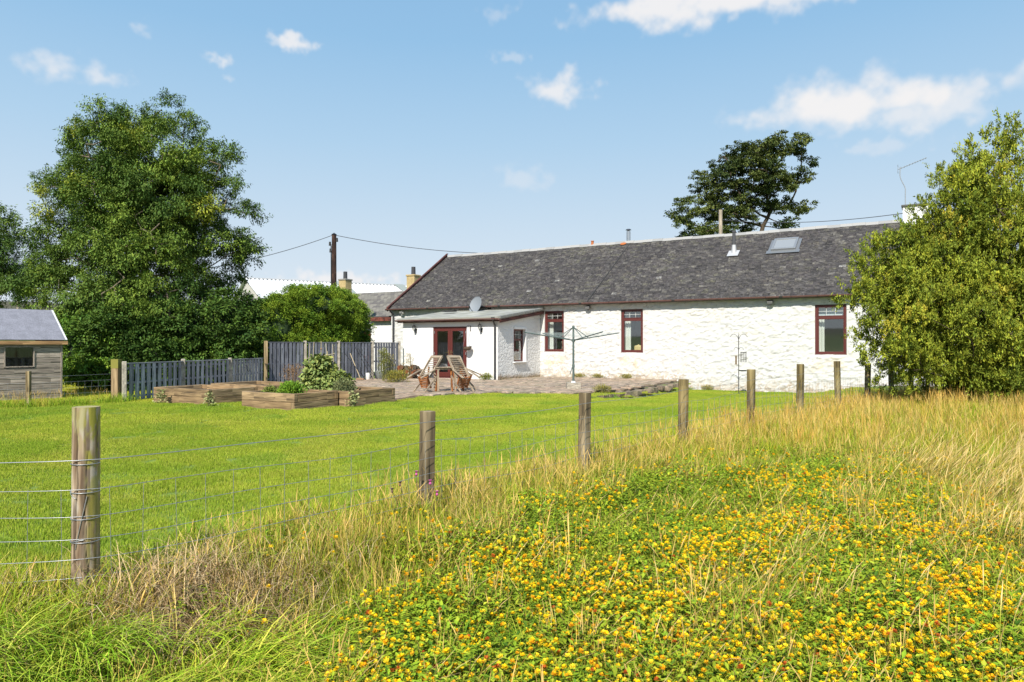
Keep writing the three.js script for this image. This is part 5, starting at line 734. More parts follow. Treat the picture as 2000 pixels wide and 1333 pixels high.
// lobes: [pixel x, pixel y, half width px, half height px, depth offset m, half depth m]
function foliage(o) {
  const r = rng(o.seed), clumps = [], k = 1 / FOCAL; let tries = 0;
  const lobes = o.lobes.map(([x, y, rx, ry, dz = 0, rz = 0]) => { const D = o.D + dz, C = atDepth(x, y, D); return { c: new THREE.Vector3(...C), r: new THREE.Vector3(rx * D * k, ry * D * k, rz || Math.min(rx * D * k, o.maxDeep || 99)) }; });
  const raw = lobes.map((l) => l.r.x * l.r.y * l.r.z), most = Math.max(...raw), vol = raw.map((v) => Math.max(v, most * (o.least || 0))), tot = vol.reduce((a, b) => a + b);
  while (clumps.length < o.clumps && tries++ < 60000) {
    let q = r() * tot, i = 0; while (i < lobes.length - 1 && q > vol[i]) { q -= vol[i]; i++; } const l = lobes[i], v = new THREE.Vector3(r() * 2 - 1, r() * 2 - 1, r() * 2 - 1); if (v.length() > 1) continue; if (v.length() < (o.hollow ?? 0.45) && r() < 0.8) continue;
    const p = v.clone().multiply(l.r).add(l.c); if (o.behind && !o.behind(p)) continue; if (clumps.some((c) => c.p.distanceTo(p) < o.gap)) continue; clumps.push({ p, s: o.size[0] + (o.size[1] - o.size[0]) * r(), tone: r() });
  }
  const t = o.thing; let skeleton = null;
  if (o.trunk) {
    const base = new THREE.Vector3(...o.trunk.base), at = clumps.map((c) => c.p.clone().add(new THREE.Vector3(0, -c.s * 0.3, 0)));
    skeleton = grow(base, o.trunk.first.map((p) => new THREE.Vector3(...p)), at, o.trunk.step, o.trunk.step * 1.2, 99, o.seed + 1);
    const rel = (g) => g.translate(-t.position.x, -t.position.y, -t.position.z), tr = branchGeometry(skeleton, o.trunk.tip, o.trunk.cap, 0.06), tw = branchGeometry({ nodes: skeleton.nodes, rad: skeleton.rad.map((x) => (Math.min(o.trunk.cap, x * o.trunk.tip) < 0.0600001 ? x : 0)) }, o.trunk.tip, 0.06, 1e-6);
    if (tr) part('trunk', rel(tr), o.trunk.mat || bark, t); if (tw) { part('branches', rel(tw), o.trunk.mat || bark, t).userData.kind = 'stuff'; }
  }
  const lists = o.geos.map(() => []); clumps.forEach((c) => lists[Math.floor(r() * lists.length)].push([c, r(), r(), r()]));
  lists.forEach((l, i) => {
    const m = new THREE.InstancedMesh(o.geos[i], o.mat, l.length); m.name = i ? 'crown_' + String(i).padStart(3, '0') : 'crown'; m.userData.kind = 'stuff';
    l.forEach(([c, a, b, d], j) => {
      dummy.position.copy(c.p).sub(t.position); dummy.rotation.set((b - 0.5) * 0.5, a * 6.283, (d - 0.5) * 0.5); dummy.scale.set(c.s * (0.85 + 0.3 * b), c.s * (o.stretch || 1), c.s * (0.85 + 0.3 * d)); dummy.updateMatrix(); m.setMatrixAt(j, dummy.matrix);
      tint.setRGB(...(o.odd && d < o.odd[0] ? o.odd[1] : lerp3(o.dark, o.light, c.tone))); m.setColorAt(j, tint);
    });
    m.castShadow = m.receiveShadow = true; t.add(m);
  });
  return skeleton;
}
const leafyOpaque = leafMat([1, 1, 1], 0, { vertexColors: true }), leafy = () => leafyOpaque;
const ashLeaf = [1, 2, 3, 4, 5].map((k) => clump(k, 900, 0.155, 0.056, { flat: 0.72, along: 0.3, rise: -0.25, twigs: 24, loose: 0.42 }));
const broadLeaf = [11, 12, 13, 14].map((k) => clump(k, 560, 0.16, 0.12, { flat: 0.5, twigs: 18, loose: 0.42 }));
const hedgeLeaf = [21, 22, 23, 24].map((k) => clump(k, 620, 0.17, 0.10, { flat: 0.9, rise: 0.25, twigs: 34 }));
const laurelLeaf = [26, 27, 28].map((k) => clump(k, 460, 0.22, 0.115, { flat: 0.9, rise: -0.05, twigs: 28 }));
const willowLeaf = [31, 32, 33, 34, 35].map((k) => clump(k, 420, 0.15, 0.075, { flat: 1, along: 0.35, rise: 0.2, twigs: 12, loose: 0.24 }));
{
  const D = 28.5, B = [(272 - CX) / FOCAL * D, -0.1, -D], t = thing('ash_tree', 'large full crowned ash tree standing behind the low slatted fence', 'tree', B);
  foliage({ thing: t, D, seed: 3, lobes: [[262, 300, 128, 88], [330, 232, 58, 40], [205, 285, 70, 50], [190, 400, 108, 92], [345, 390, 118, 100, -0.5], [270, 420, 120, 110, -1], [395, 330, 60, 62], [120, 480, 62, 60], [160, 540, 112, 76], [300, 520, 130, 90, -1.5], [415, 480, 76, 72], [475, 400, 38, 30], [462, 445, 45, 36], [90, 560, 56, 52], [385, 565, 52, 46], [250, 590, 120, 50, -1.5], [330, 590, 90, 48, -2.5], [200, 625, 100, 34, -1.5]], maxDeep: 3.2, clumps: 400, gap: 0.52, size: [0.50, 0.82], hollow: 0.55 , geos: ashLeaf, mat: leafy(0.3), dark: [0.055, 0.11, 0.026], light: [0.17, 0.255, 0.045], odd: [0.03, [0.27, 0.32, 0.05]], trunk: { base: B, first: [[B[0] + 0.1, 2.4, B[2]], [B[0] + 0.25, 4.0, B[2]], [B[0] + 0.2, 6.2, B[2]]], step: 0.5, tip: 0.022, cap: 0.42 } });
}
{
  const D = 33, B = [(-30 - CX) / FOCAL * D, -0.1, -D], t = thing('ash_tree', 'smaller ash tree rising behind the garden shed', 'tree', B);
  foliage({ thing: t, D, seed: 8, lobes: [[-20, 450, 60, 50], [20, 480, 36, 36], [-10, 540, 66, 56], [35, 560, 26, 34], [-80, 500, 70, 90]], maxDeep: 2.2, clumps: 90, gap: 0.5, size: [0.5, 0.85] , geos: ashLeaf, mat: leafy(0.3), dark: [0.055, 0.11, 0.026], light: [0.135, 0.21, 0.045], trunk: { base: B, first: [[B[0], 3, B[2]]], step: 0.5, tip: 0.022, cap: 0.25 } });
}
{
  const D = 47, B = [(1492 - CX) / FOCAL * D, 0, -D], t = thing('sycamore_tree', 'dark wide crowned sycamore rising behind the slate roof', 'tree', B);
  foliage({ thing: t, D, seed: 12, lobes: [[1455, 325, 62, 44], [1410, 345, 50, 36], [1545, 285, 42, 20], [1500, 295, 46, 26], [1578, 312, 20, 12], [1385, 372, 40, 30], [1345, 405, 32, 24], [1480, 375, 62, 38], [1550, 355, 36, 18], [1535, 405, 34, 16], [1575, 395, 15, 12], [1565, 340, 22, 14], [1425, 410, 56, 32], [1350, 430, 36, 22], [1375, 455, 46, 18], [1440, 446, 44, 26], [1535, 440, 26, 10], [1500, 345, 50, 30, -1]], maxDeep: 2.6, clumps: 150, gap: 0.72, size: [0.5, 0.9], hollow: 0.3 , geos: broadLeaf, mat: leafy(0.22), dark: [0.045, 0.072, 0.024], light: [0.12, 0.15, 0.045], trunk: { base: B, first: [[B[0] - 0.2, 5, B[2]], [B[0] - 0.1, 8.6, B[2]], [B[0] + 0.5, 10.2, B[2]]], step: 0.6, tip: 0.03, cap: 0.42, mat: tinted(bark, [0.45, 0.42, 0.4]) } });
}
{
  const D = 13.8, y = terrain(8.8, D), B = [(1885 - CX) / FOCAL * D, y - 0.1, -D], t = thing('willow_bush', 'tall yellow green willow bush covering the right end of the cottage', 'bush', B);
  foliage({ thing: t, D, seed: 21, lobes: [[1905, 640, 150, 150], [1845, 560, 110, 130], [1790, 640, 100, 110, -0.4], [1920, 440, 92, 130], [1870, 400, 66, 84], [1975, 385, 60, 90], [1765, 520, 58, 62], [1790, 468, 54, 46], [1735, 505, 46, 42], [1700, 560, 42, 38], [1735, 590, 58, 52], [1990, 560, 110, 190], [1960, 730, 110, 62, -0.6], [1800, 725, 84, 52, -0.4], [1730, 670, 52, 50, -0.2], [1940, 345, 30, 50], [1992, 325, 24, 48], [1880, 360, 18, 40], [1835, 430, 40, 50], [1990, 760, 90, 50, -0.6], [1850, 372, 9, 36], [1903, 330, 9, 38], [1930, 308, 9, 38], [1965, 288, 9, 36], [1818, 415, 9, 30], [1778, 452, 9, 24], [1700, 525, 12, 26], [1668, 585, 16, 14], [1990, 275, 9, 36], [1880, 348, 8, 36], [1690, 640, 14, 20], [1700, 700, 18, 22]], least: 0.018, maxDeep: 1.45, clumps: 860, gap: 0.18, size: [0.19, 0.38], hollow: 0.5, stretch: 1.5 , geos: willowLeaf, mat: leafy(0.35), dark: [0.115, 0.16, 0.022], light: [0.31, 0.36, 0.045], odd: [0.03, [0.42, 0.40, 0.06]], trunk: { base: B, first: [[B[0], y + 0.35, B[2]]], step: 0.2, tip: 0.0046, cap: 0.07, mat: tinted(bark, [0.5, 0.45, 0.38]) } });
}
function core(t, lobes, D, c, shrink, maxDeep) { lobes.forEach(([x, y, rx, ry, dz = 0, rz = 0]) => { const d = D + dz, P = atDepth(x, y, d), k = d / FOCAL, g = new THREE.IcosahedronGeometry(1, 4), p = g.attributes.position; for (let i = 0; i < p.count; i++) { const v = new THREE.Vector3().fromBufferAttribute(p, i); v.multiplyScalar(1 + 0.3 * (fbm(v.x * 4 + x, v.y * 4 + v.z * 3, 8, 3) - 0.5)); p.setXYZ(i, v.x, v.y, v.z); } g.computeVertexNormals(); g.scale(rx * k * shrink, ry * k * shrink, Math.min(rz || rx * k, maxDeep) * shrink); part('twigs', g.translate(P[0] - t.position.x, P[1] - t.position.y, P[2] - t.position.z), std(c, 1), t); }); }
{
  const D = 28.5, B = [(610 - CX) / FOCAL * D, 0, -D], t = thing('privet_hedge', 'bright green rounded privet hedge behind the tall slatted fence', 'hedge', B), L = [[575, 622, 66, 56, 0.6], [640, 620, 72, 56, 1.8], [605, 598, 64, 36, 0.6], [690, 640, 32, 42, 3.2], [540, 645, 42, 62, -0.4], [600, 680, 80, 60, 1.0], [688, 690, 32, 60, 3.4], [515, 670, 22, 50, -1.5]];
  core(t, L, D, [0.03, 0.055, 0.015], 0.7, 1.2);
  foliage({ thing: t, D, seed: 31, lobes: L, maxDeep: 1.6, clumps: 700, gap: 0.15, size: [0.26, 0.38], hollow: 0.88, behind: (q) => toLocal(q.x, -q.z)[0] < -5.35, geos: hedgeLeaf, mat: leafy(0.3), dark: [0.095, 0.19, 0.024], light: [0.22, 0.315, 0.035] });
}
{
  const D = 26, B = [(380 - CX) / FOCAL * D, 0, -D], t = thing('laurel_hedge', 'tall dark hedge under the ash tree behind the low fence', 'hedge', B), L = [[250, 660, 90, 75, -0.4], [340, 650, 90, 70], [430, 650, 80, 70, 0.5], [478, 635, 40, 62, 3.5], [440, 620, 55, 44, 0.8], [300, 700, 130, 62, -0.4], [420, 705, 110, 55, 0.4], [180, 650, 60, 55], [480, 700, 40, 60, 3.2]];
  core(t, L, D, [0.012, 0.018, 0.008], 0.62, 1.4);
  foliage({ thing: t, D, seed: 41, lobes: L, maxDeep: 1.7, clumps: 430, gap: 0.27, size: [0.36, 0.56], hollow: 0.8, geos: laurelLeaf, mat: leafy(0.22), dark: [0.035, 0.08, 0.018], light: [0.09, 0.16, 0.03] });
}
{
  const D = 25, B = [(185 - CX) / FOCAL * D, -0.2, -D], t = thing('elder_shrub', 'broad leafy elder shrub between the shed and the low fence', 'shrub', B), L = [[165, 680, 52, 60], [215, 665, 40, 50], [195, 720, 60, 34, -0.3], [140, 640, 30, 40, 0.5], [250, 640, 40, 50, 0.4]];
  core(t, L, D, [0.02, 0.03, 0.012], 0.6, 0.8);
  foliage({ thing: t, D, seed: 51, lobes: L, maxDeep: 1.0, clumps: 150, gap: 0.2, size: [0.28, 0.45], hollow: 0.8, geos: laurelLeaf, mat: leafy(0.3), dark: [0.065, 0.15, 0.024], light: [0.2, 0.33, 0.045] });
}
// ---------------------------------------------------------------- small garden plants
function smallPlant(name, label, X, y, D, h, w, seed, n, geos, dark, light, stalks = 0, stalkCol = [0.2, 0.2, 0.08]) {
  const t = thing(name, label, 'plant', [X, y, -D]), r = rng(seed), m = new THREE.InstancedMesh(geos, leafy(0.35), n); m.name = 'leaves'; m.userData.kind = 'stuff';
  for (let j = 0; j < n; j++) { const f = Math.pow(r(), 0.8), a = r() * 6.283, q = w * Math.sqrt(r()) * (1 - 0.55 * f); dummy.position.set(q * Math.cos(a), h * f, q * Math.sin(a)); dummy.rotation.set((r() - 0.5), r() * 6.28, (r() - 0.5)); dummy.scale.setScalar(0.7 + 0.6 * r()); dummy.updateMatrix(); m.setMatrixAt(j, dummy.matrix); tint.setRGB(...lerp3(dark, light, r())); m.setColorAt(j, tint); }
  t.add(m); const st = []; for (let k = 0; k < Math.max(stalks, 4); k++) { const a = r() * 6.28, q = w * 0.5 * r(); st.push(rod([q * Math.cos(a) * 0.5, -0.05, q * Math.sin(a) * 0.5], [q * Math.cos(a) * 1.4, h * (0.7 + 0.35 * r()), q * Math.sin(a) * 1.4], 0.006, 0.004, 5)); } part('stem', merged(st), std(stalkCol, 0.9), t); return t;
}
{
  const herb = spray(61, 40, 0.045, 0.02, 0.09, -0.3), bean = spray(62, 18, 0.085, 0.06, 0.15), sage = spray(63, 30, 0.06, 0.014, 0.12, -0.3), dry = spray(64, 16, 0.05, 0.012, 0.1, -0.5);
  let P = atDepth(568, 763, 15.3); smallPlant('herb_clump', 'bright green herb clump in the front raised bed', P[0], 0.25, 15.3, 0.2, 0.34, 3, 130, herb, [0.09, 0.21, 0.02], [0.17, 0.30, 0.03]);
  smallPlant('herb_clump', 'small seedling at the left inside the front raised bed', P[0] - 0.5, 0.25, 15.5, 0.1, 0.16, 4, 26, herb, [0.12, 0.18, 0.04], [0.2, 0.25, 0.06]);
  const bx = (624 - CX) / FOCAL * 17; smallPlant('bean_plant', 'tall bushy bean plant climbing canes in a raised bed', bx, 0.25, 17, 0.72, 0.46, 5, 260, bean, [0.12, 0.18, 0.05], [0.28, 0.34, 0.13], 8);
  smallPlant('bean_plant', 'lower leafy bean plant spilling at the patio side of the canes', bx + 0.45, 0.25, 16.8, 0.34, 0.4, 6, 120, bean, [0.13, 0.19, 0.05], [0.28, 0.34, 0.13], 5);
  smallPlant('lavender_clump', 'grey green lavender clump at the corner of the bean bed', (672 - CX) / FOCAL * 16.4, 0.25, 16.4, 0.2, 0.26, 7, 60, sage, [0.12, 0.15, 0.08], [0.22, 0.25, 0.14]);
  const c = thing('cane_frame', 'tied bamboo canes standing above the bean plants', 'canes', [bx, 0.2, -17.05]), cm = std([0.46, 0.38, 0.24], 0.8); for (const [a, b, h] of [[-0.28, -0.24, 1.18], [-0.22, -0.14, 1.22], [0.0, 0.03, 1.24], [0.25, 0.14, 1.18], [0.36, 0.3, 1.16], [0.12, 0.18, 1.0]]) part('cane', rod([a, 0, 0], [b, h, 0.02], 0.009, 0.007, 6), cm, c); part('cross_cane', rod([-0.34, 0.82, 0.03], [0.36, 0.94, 0.03], 0.007, 0.007, 6), cm, c); part('binding', new THREE.TorusGeometry(0.02, 0.01, 6, 10).rotateX(1.5).translate(0.03, 1.05, 0.015), std([0.4, 0.2, 0.08], 0.9), c);
  smallPlant('dry_stalks', 'brown dried seed stalks in the back raised bed', (572 - CX) / FOCAL * 18.6, 0.25, 18.6, 0.55, 0.4, 9, 40, dry, [0.2, 0.12, 0.07], [0.3, 0.2, 0.12], 22, [0.2, 0.13, 0.08]);
  for (const [px, D, k] of [[762, 26.2, 1], [748, 25.8, 2]]) smallPlant('tall_weed', k === 1 ? 'straggly tall weed with pale seed heads beside the log heap' : 'upright green weed in the planter by the fence', (px - CX) / FOCAL * D, 0.1, D, k === 1 ? 0.85 : 1.0, 0.25, 11 + k, 70, k === 1 ? dry : sage, k === 1 ? [0.25, 0.24, 0.1] : [0.14, 0.17, 0.05], k === 1 ? [0.38, 0.34, 0.18] : [0.24, 0.25, 0.08], 14);
  smallPlant('tall_weed', 'dry weed standing against the white extension wall', (800 - CX) / FOCAL * 28.6, 0, 28.6, 0.95, 0.3, 15, 45, dry, [0.3, 0.26, 0.12], [0.42, 0.36, 0.2], 12, [0.3, 0.25, 0.14]);
  smallPlant('tall_weed', 'yellowing weeds round the planter and logs', (775 - CX) / FOCAL * 25.6, 0, 25.6, 0.3, 0.5, 16, 90, sage, [0.18, 0.19, 0.04], [0.34, 0.30, 0.07], 10);
  smallPlant('wall_weed', 'low grass weed growing where patio meets the white wall', (950 - CX) / FOCAL * 27.3, 0, 27.3, 0.14, 0.22, 17, 50, sage, [0.14, 0.18, 0.04], [0.26, 0.27, 0.08]);
  for (const [px, py, s, label] of [[1112, 745, 21, 'mossy weeds at the wall foot under the first window'], [1160, 748, 22, 'mossy weeds at the wall foot behind the dryer pole'], [1228, 752, 23, 'mossy weeds at the wall foot under the second window'], [1412, 768, 24, 'small weed at the wall foot beyond the patio step'], [1180, 764, 25, 'tuft of weeds on the patio edge stones']]) { const [X, D] = s === 25 ? onLevel(px, py, 0) : fromLocal(toLocal(...[(px - CX) / FOCAL * 28.6, 28.6])[0], 0.25); smallPlant('wall_weed', label, X, s === 24 ? -0.36 : -0.02, D, 0.06, 0.26, s, 34, sage, [0.2, 0.2, 0.06], [0.34, 0.30, 0.1]); }
  for (const [px, py, s, label] of [[410, 788, 31, 'trailing variegated ivy at the corner of the bare soil bed'], [318, 780, 32, 'trailing ivy at the fence end of the bare soil bed'], [690, 788, 33, 'ivy shoots growing from the corner of the bean bed'], [668, 783, 34, 'small ivy sprig in the joint of the bean bed']]) { const [X, D] = onLevel(px, py + 8, 0); smallPlant('ivy_shoot', label, X, 0.02, D - 0.06, 0.26, 0.14, s, 22, spray(65, 7, 0.05, 0.045, 0.07), [0.12, 0.17, 0.06], [0.3, 0.34, 0.2]); }
  // knapweed by the second post
  const k = thing('knapweed', 'small knapweed with pink flowers at the slim post', 'wildflower', [-0.62, 0.05, -5.02]), st = [], hd = []; for (const [x, h, z] of [[-0.05, 0.40, 0], [0.05, 0.34, 0.02], [0.10, 0.27, 0.05], [-0.16, 0.33, 0.02], [-0.22, 0.28, 0]]) { st.push(rod([x * 0.4, 0, 0], [x, h, z], 0.004, 0.003, 5)); hd.push([x, h, z]); } part('stem', merged(st), std([0.16, 0.14, 0.06], 0.9), k); hd.forEach(([x, h, z], i) => part('flower', merged([new THREE.IcosahedronGeometry(0.010, 1).translate(x, h, z), new THREE.ConeGeometry(0.014, 0.018, 9).rotateX(Math.PI).translate(x, h + 0.015, z)]), i < 3 ? std([0.5, 0.09, 0.28], 0.8) : std([0.14, 0.08, 0.05], 0.9), k));
}
// ---------------------------------------------------------------- grass and wild flowers
// blades of one tuft; every blade keeps one colour from foot to tip
function tuft(seed, n, o) {
  const r = rng(seed), pos = [], c = [], idx = [], up = new THREE.Vector3(0, 1, 0);
  for (let k = 0; k < n; k++) {
    const a = r() * 6.283, q = o.spread * Math.sqrt(r()), h = o.h[0] + (o.h[1] - o.h[0]) * r(), w = o.w * (0.7 + 0.6 * r()), az = o.lean ? o.lean[0] + (r() - 0.5) * 2.4 : r() * 6.283, bend = (o.bend[0] + (o.bend[1] - o.bend[0]) * r()) * (o.lean ? o.lean[1] : 1), segs = o.segs || 3;
    const d = new THREE.Vector3(Math.cos(az), 0, Math.sin(az)), sa = az + Math.PI / 2 + (r() - 0.5) * 1.6, sd = new THREE.Vector3(Math.cos(sa), 0, Math.sin(sa)), p = o.square ? new THREE.Vector3((r() - 0.5) * o.square, 0, (r() - 0.5) * o.square) : new THREE.Vector3(q * Math.cos(a), 0, q * Math.sin(a)), col0 = o.colors[Math.floor(Math.pow(r(), 1.2) * o.colors.length)], v = 0.82 + 0.36 * r(), b0 = pos.length / 3; let th = bend * 0.15;
    const head = o.head && r() < o.head[0] ? o.head : null;
    for (let s = 0; s <= segs; s++) {
      const f = s / segs, ww = head ? (s >= segs - 1 && s < segs ? head[1] : s === segs ? head[1] * 0.3 : w * 0.45) : w * (1 - 0.85 * f * f);
      for (const e of [-0.5, 0.5]) { pos.push(p.x + sd.x * ww * e, p.y, p.z + sd.z * ww * e); const cc = head && s >= segs - 1 ? head[2] : col0; c.push(cc[0] * v, cc[1] * v, cc[2] * v); }
      const L = h / segs; p.addScaledVector(d, Math.sin(th) * L).addScaledVector(up, Math.cos(th) * L); th += bend / segs;
      if (s < segs) { const i = b0 + 2 * s; idx.push(i, i + 1, i + 3, i, i + 3, i + 2); }
    }
  }
  const g = new THREE.BufferGeometry(); g.setAttribute('position', new THREE.Float32BufferAttribute(pos, 3)); g.setAttribute('color', new THREE.Float32BufferAttribute(c, 3)); g.setIndex(idx); g.computeVertexNormals();
  return g;
}
const blade = leafMat([1, 1, 1], 0, { vertexColors: true, roughness: 0.8, specularIntensity: 0.2 }), strawMat = leafMat([1, 1, 1], 0, { vertexColors: true, roughness: 0.85, specularIntensity: 0.2 });
function scatter(name, label, category, geos, mat, places) {      // places: [X, depth, turn, scale, stretch, tint or null, lift]
  const lists = geos.map(() => []); places.forEach((p, i) => lists[Math.floor(hash(i, 3, 77) * geos.length)].push(p));
  lists.forEach((l, g) => {
    const m = new THREE.InstancedMesh(geos[g], mat, l.length); m.name = numbered(name); m.userData = { kind: 'stuff', label, category };
    l.forEach(([X, D, a, s, st, c, lift = 0, tx = 0, tz = 0], j) => { dummy.position.set(X, terrain(X, D) + lift, -D); dummy.rotation.set(tx, a, tz); dummy.scale.set(s, s * st, s); dummy.updateMatrix(); m.setMatrixAt(j, dummy.matrix); tint.setRGB(...(c || [1, 1, 1])); m.setColorAt(j, tint); });
    m.castShadow = m.receiveShadow = true; scene.add(m);
  });
}
const inView = (X, D, mx = 1.2) => D > 1.7 && Math.abs(X) < D * 0.715 + mx;
function* grid(x0, x1, d0, d1, step, seed) { const r = rng(seed); for (let D = d0; D < d1; D += step) for (let X = x0; X < x1; X += step) { yield [X + (r() - 0.5) * step, D + (r() - 0.5) * step, r]; } }

// mown lawn
{
  const G = [[0.265, 0.355, 0.026], [0.29, 0.37, 0.028], [0.335, 0.39, 0.036], [0.235, 0.33, 0.024], [0.40, 0.40, 0.07]], geos = [1, 2, 3, 4].map((k) => tuft(100 + k, 1700, { spread: 0, square: 0.45, h: [0.014, 0.036], w: 0.0032, bend: [0.2, 1.6], segs: 2, colors: G })), list = [];
  const onBed = (X, D) => BEDS.some(([[bx, bd], L, B]) => { const s = (X - bx) * EX[0] + (D - bd) * EX[1], z = (X - bx) * NX[0] + (D - bd) * NX[1]; return s < 0.03 && s > -L - 0.03 && z < 0.03 && z > -B - 0.03; });
  const add = (X, D, r, k) => {
    if (!inView(X, D, 4.5) || fenceSide(X, D) < 0.1 || onBed(X, D)) return; const e = lawnEdge(X, D); if (e < -0.25) return; const [s, z] = toLocal(X, D); if (inPatio(s, z) || (z < 0.2 && s > -9) || s < -5.4 && D > 17.2 && X > -9.4) return; if (z < 15.8 && s < 2.9 && s > -6 && z > 0) return;
    const n = fbm(X * 0.55, D * 0.9, 5, 3), m = fbm(X * 2.6, D * 2.6, 9, 3), stripe = 0.5 + 0.5 * Math.sin((X * 0.35 - D * 0.94) * 2.6 + n * 3), w = clamp(0.55 * n + 0.45 * m + 0.12 * (stripe - 0.5)); let c = lerp3([0.76, 0.86, 0.80], [1.16, 1.06, 1.2], sstep(0.25, 0.75, w));
    const jit = 0.93 + 0.14 * r(), clover = sstep(0.62, 0.7, fbm(X * 1.1 + 9, D * 1.1, 43, 3)), worn = sstep(0.6, 0.72, fbm(X * 0.8, D * 0.8 + 5, 44, 3)); c = lerp3(lerp3(c, [0.62, 0.80, 0.9], clover * 0.6), [1.32, 1.08, 1.6], worn * 0.5).map((v) => v * jit); if (X < -8.2 && D > 17.4) c = [1.4, 1.15, 1.3]; list.push([X, D, r() * 6.28, k * (0.85 + 0.4 * r()), 0.8 + 0.5 * r() + (e < 0.2 ? 0.7 : 0), c]);
  };
  for (const [X, D, r] of grid(-14, 7, 3.2, 12, 0.31, 1)) add(X, D, r, 0.95); for (const [X, D, r] of grid(-24, 11, 12, 34, 0.40, 2)) add(X, D, r, 1.2);
  scatter('lawn_grass', 'short bright green mown lawn between fence and cottage', 'grass', geos, blade, list);
}
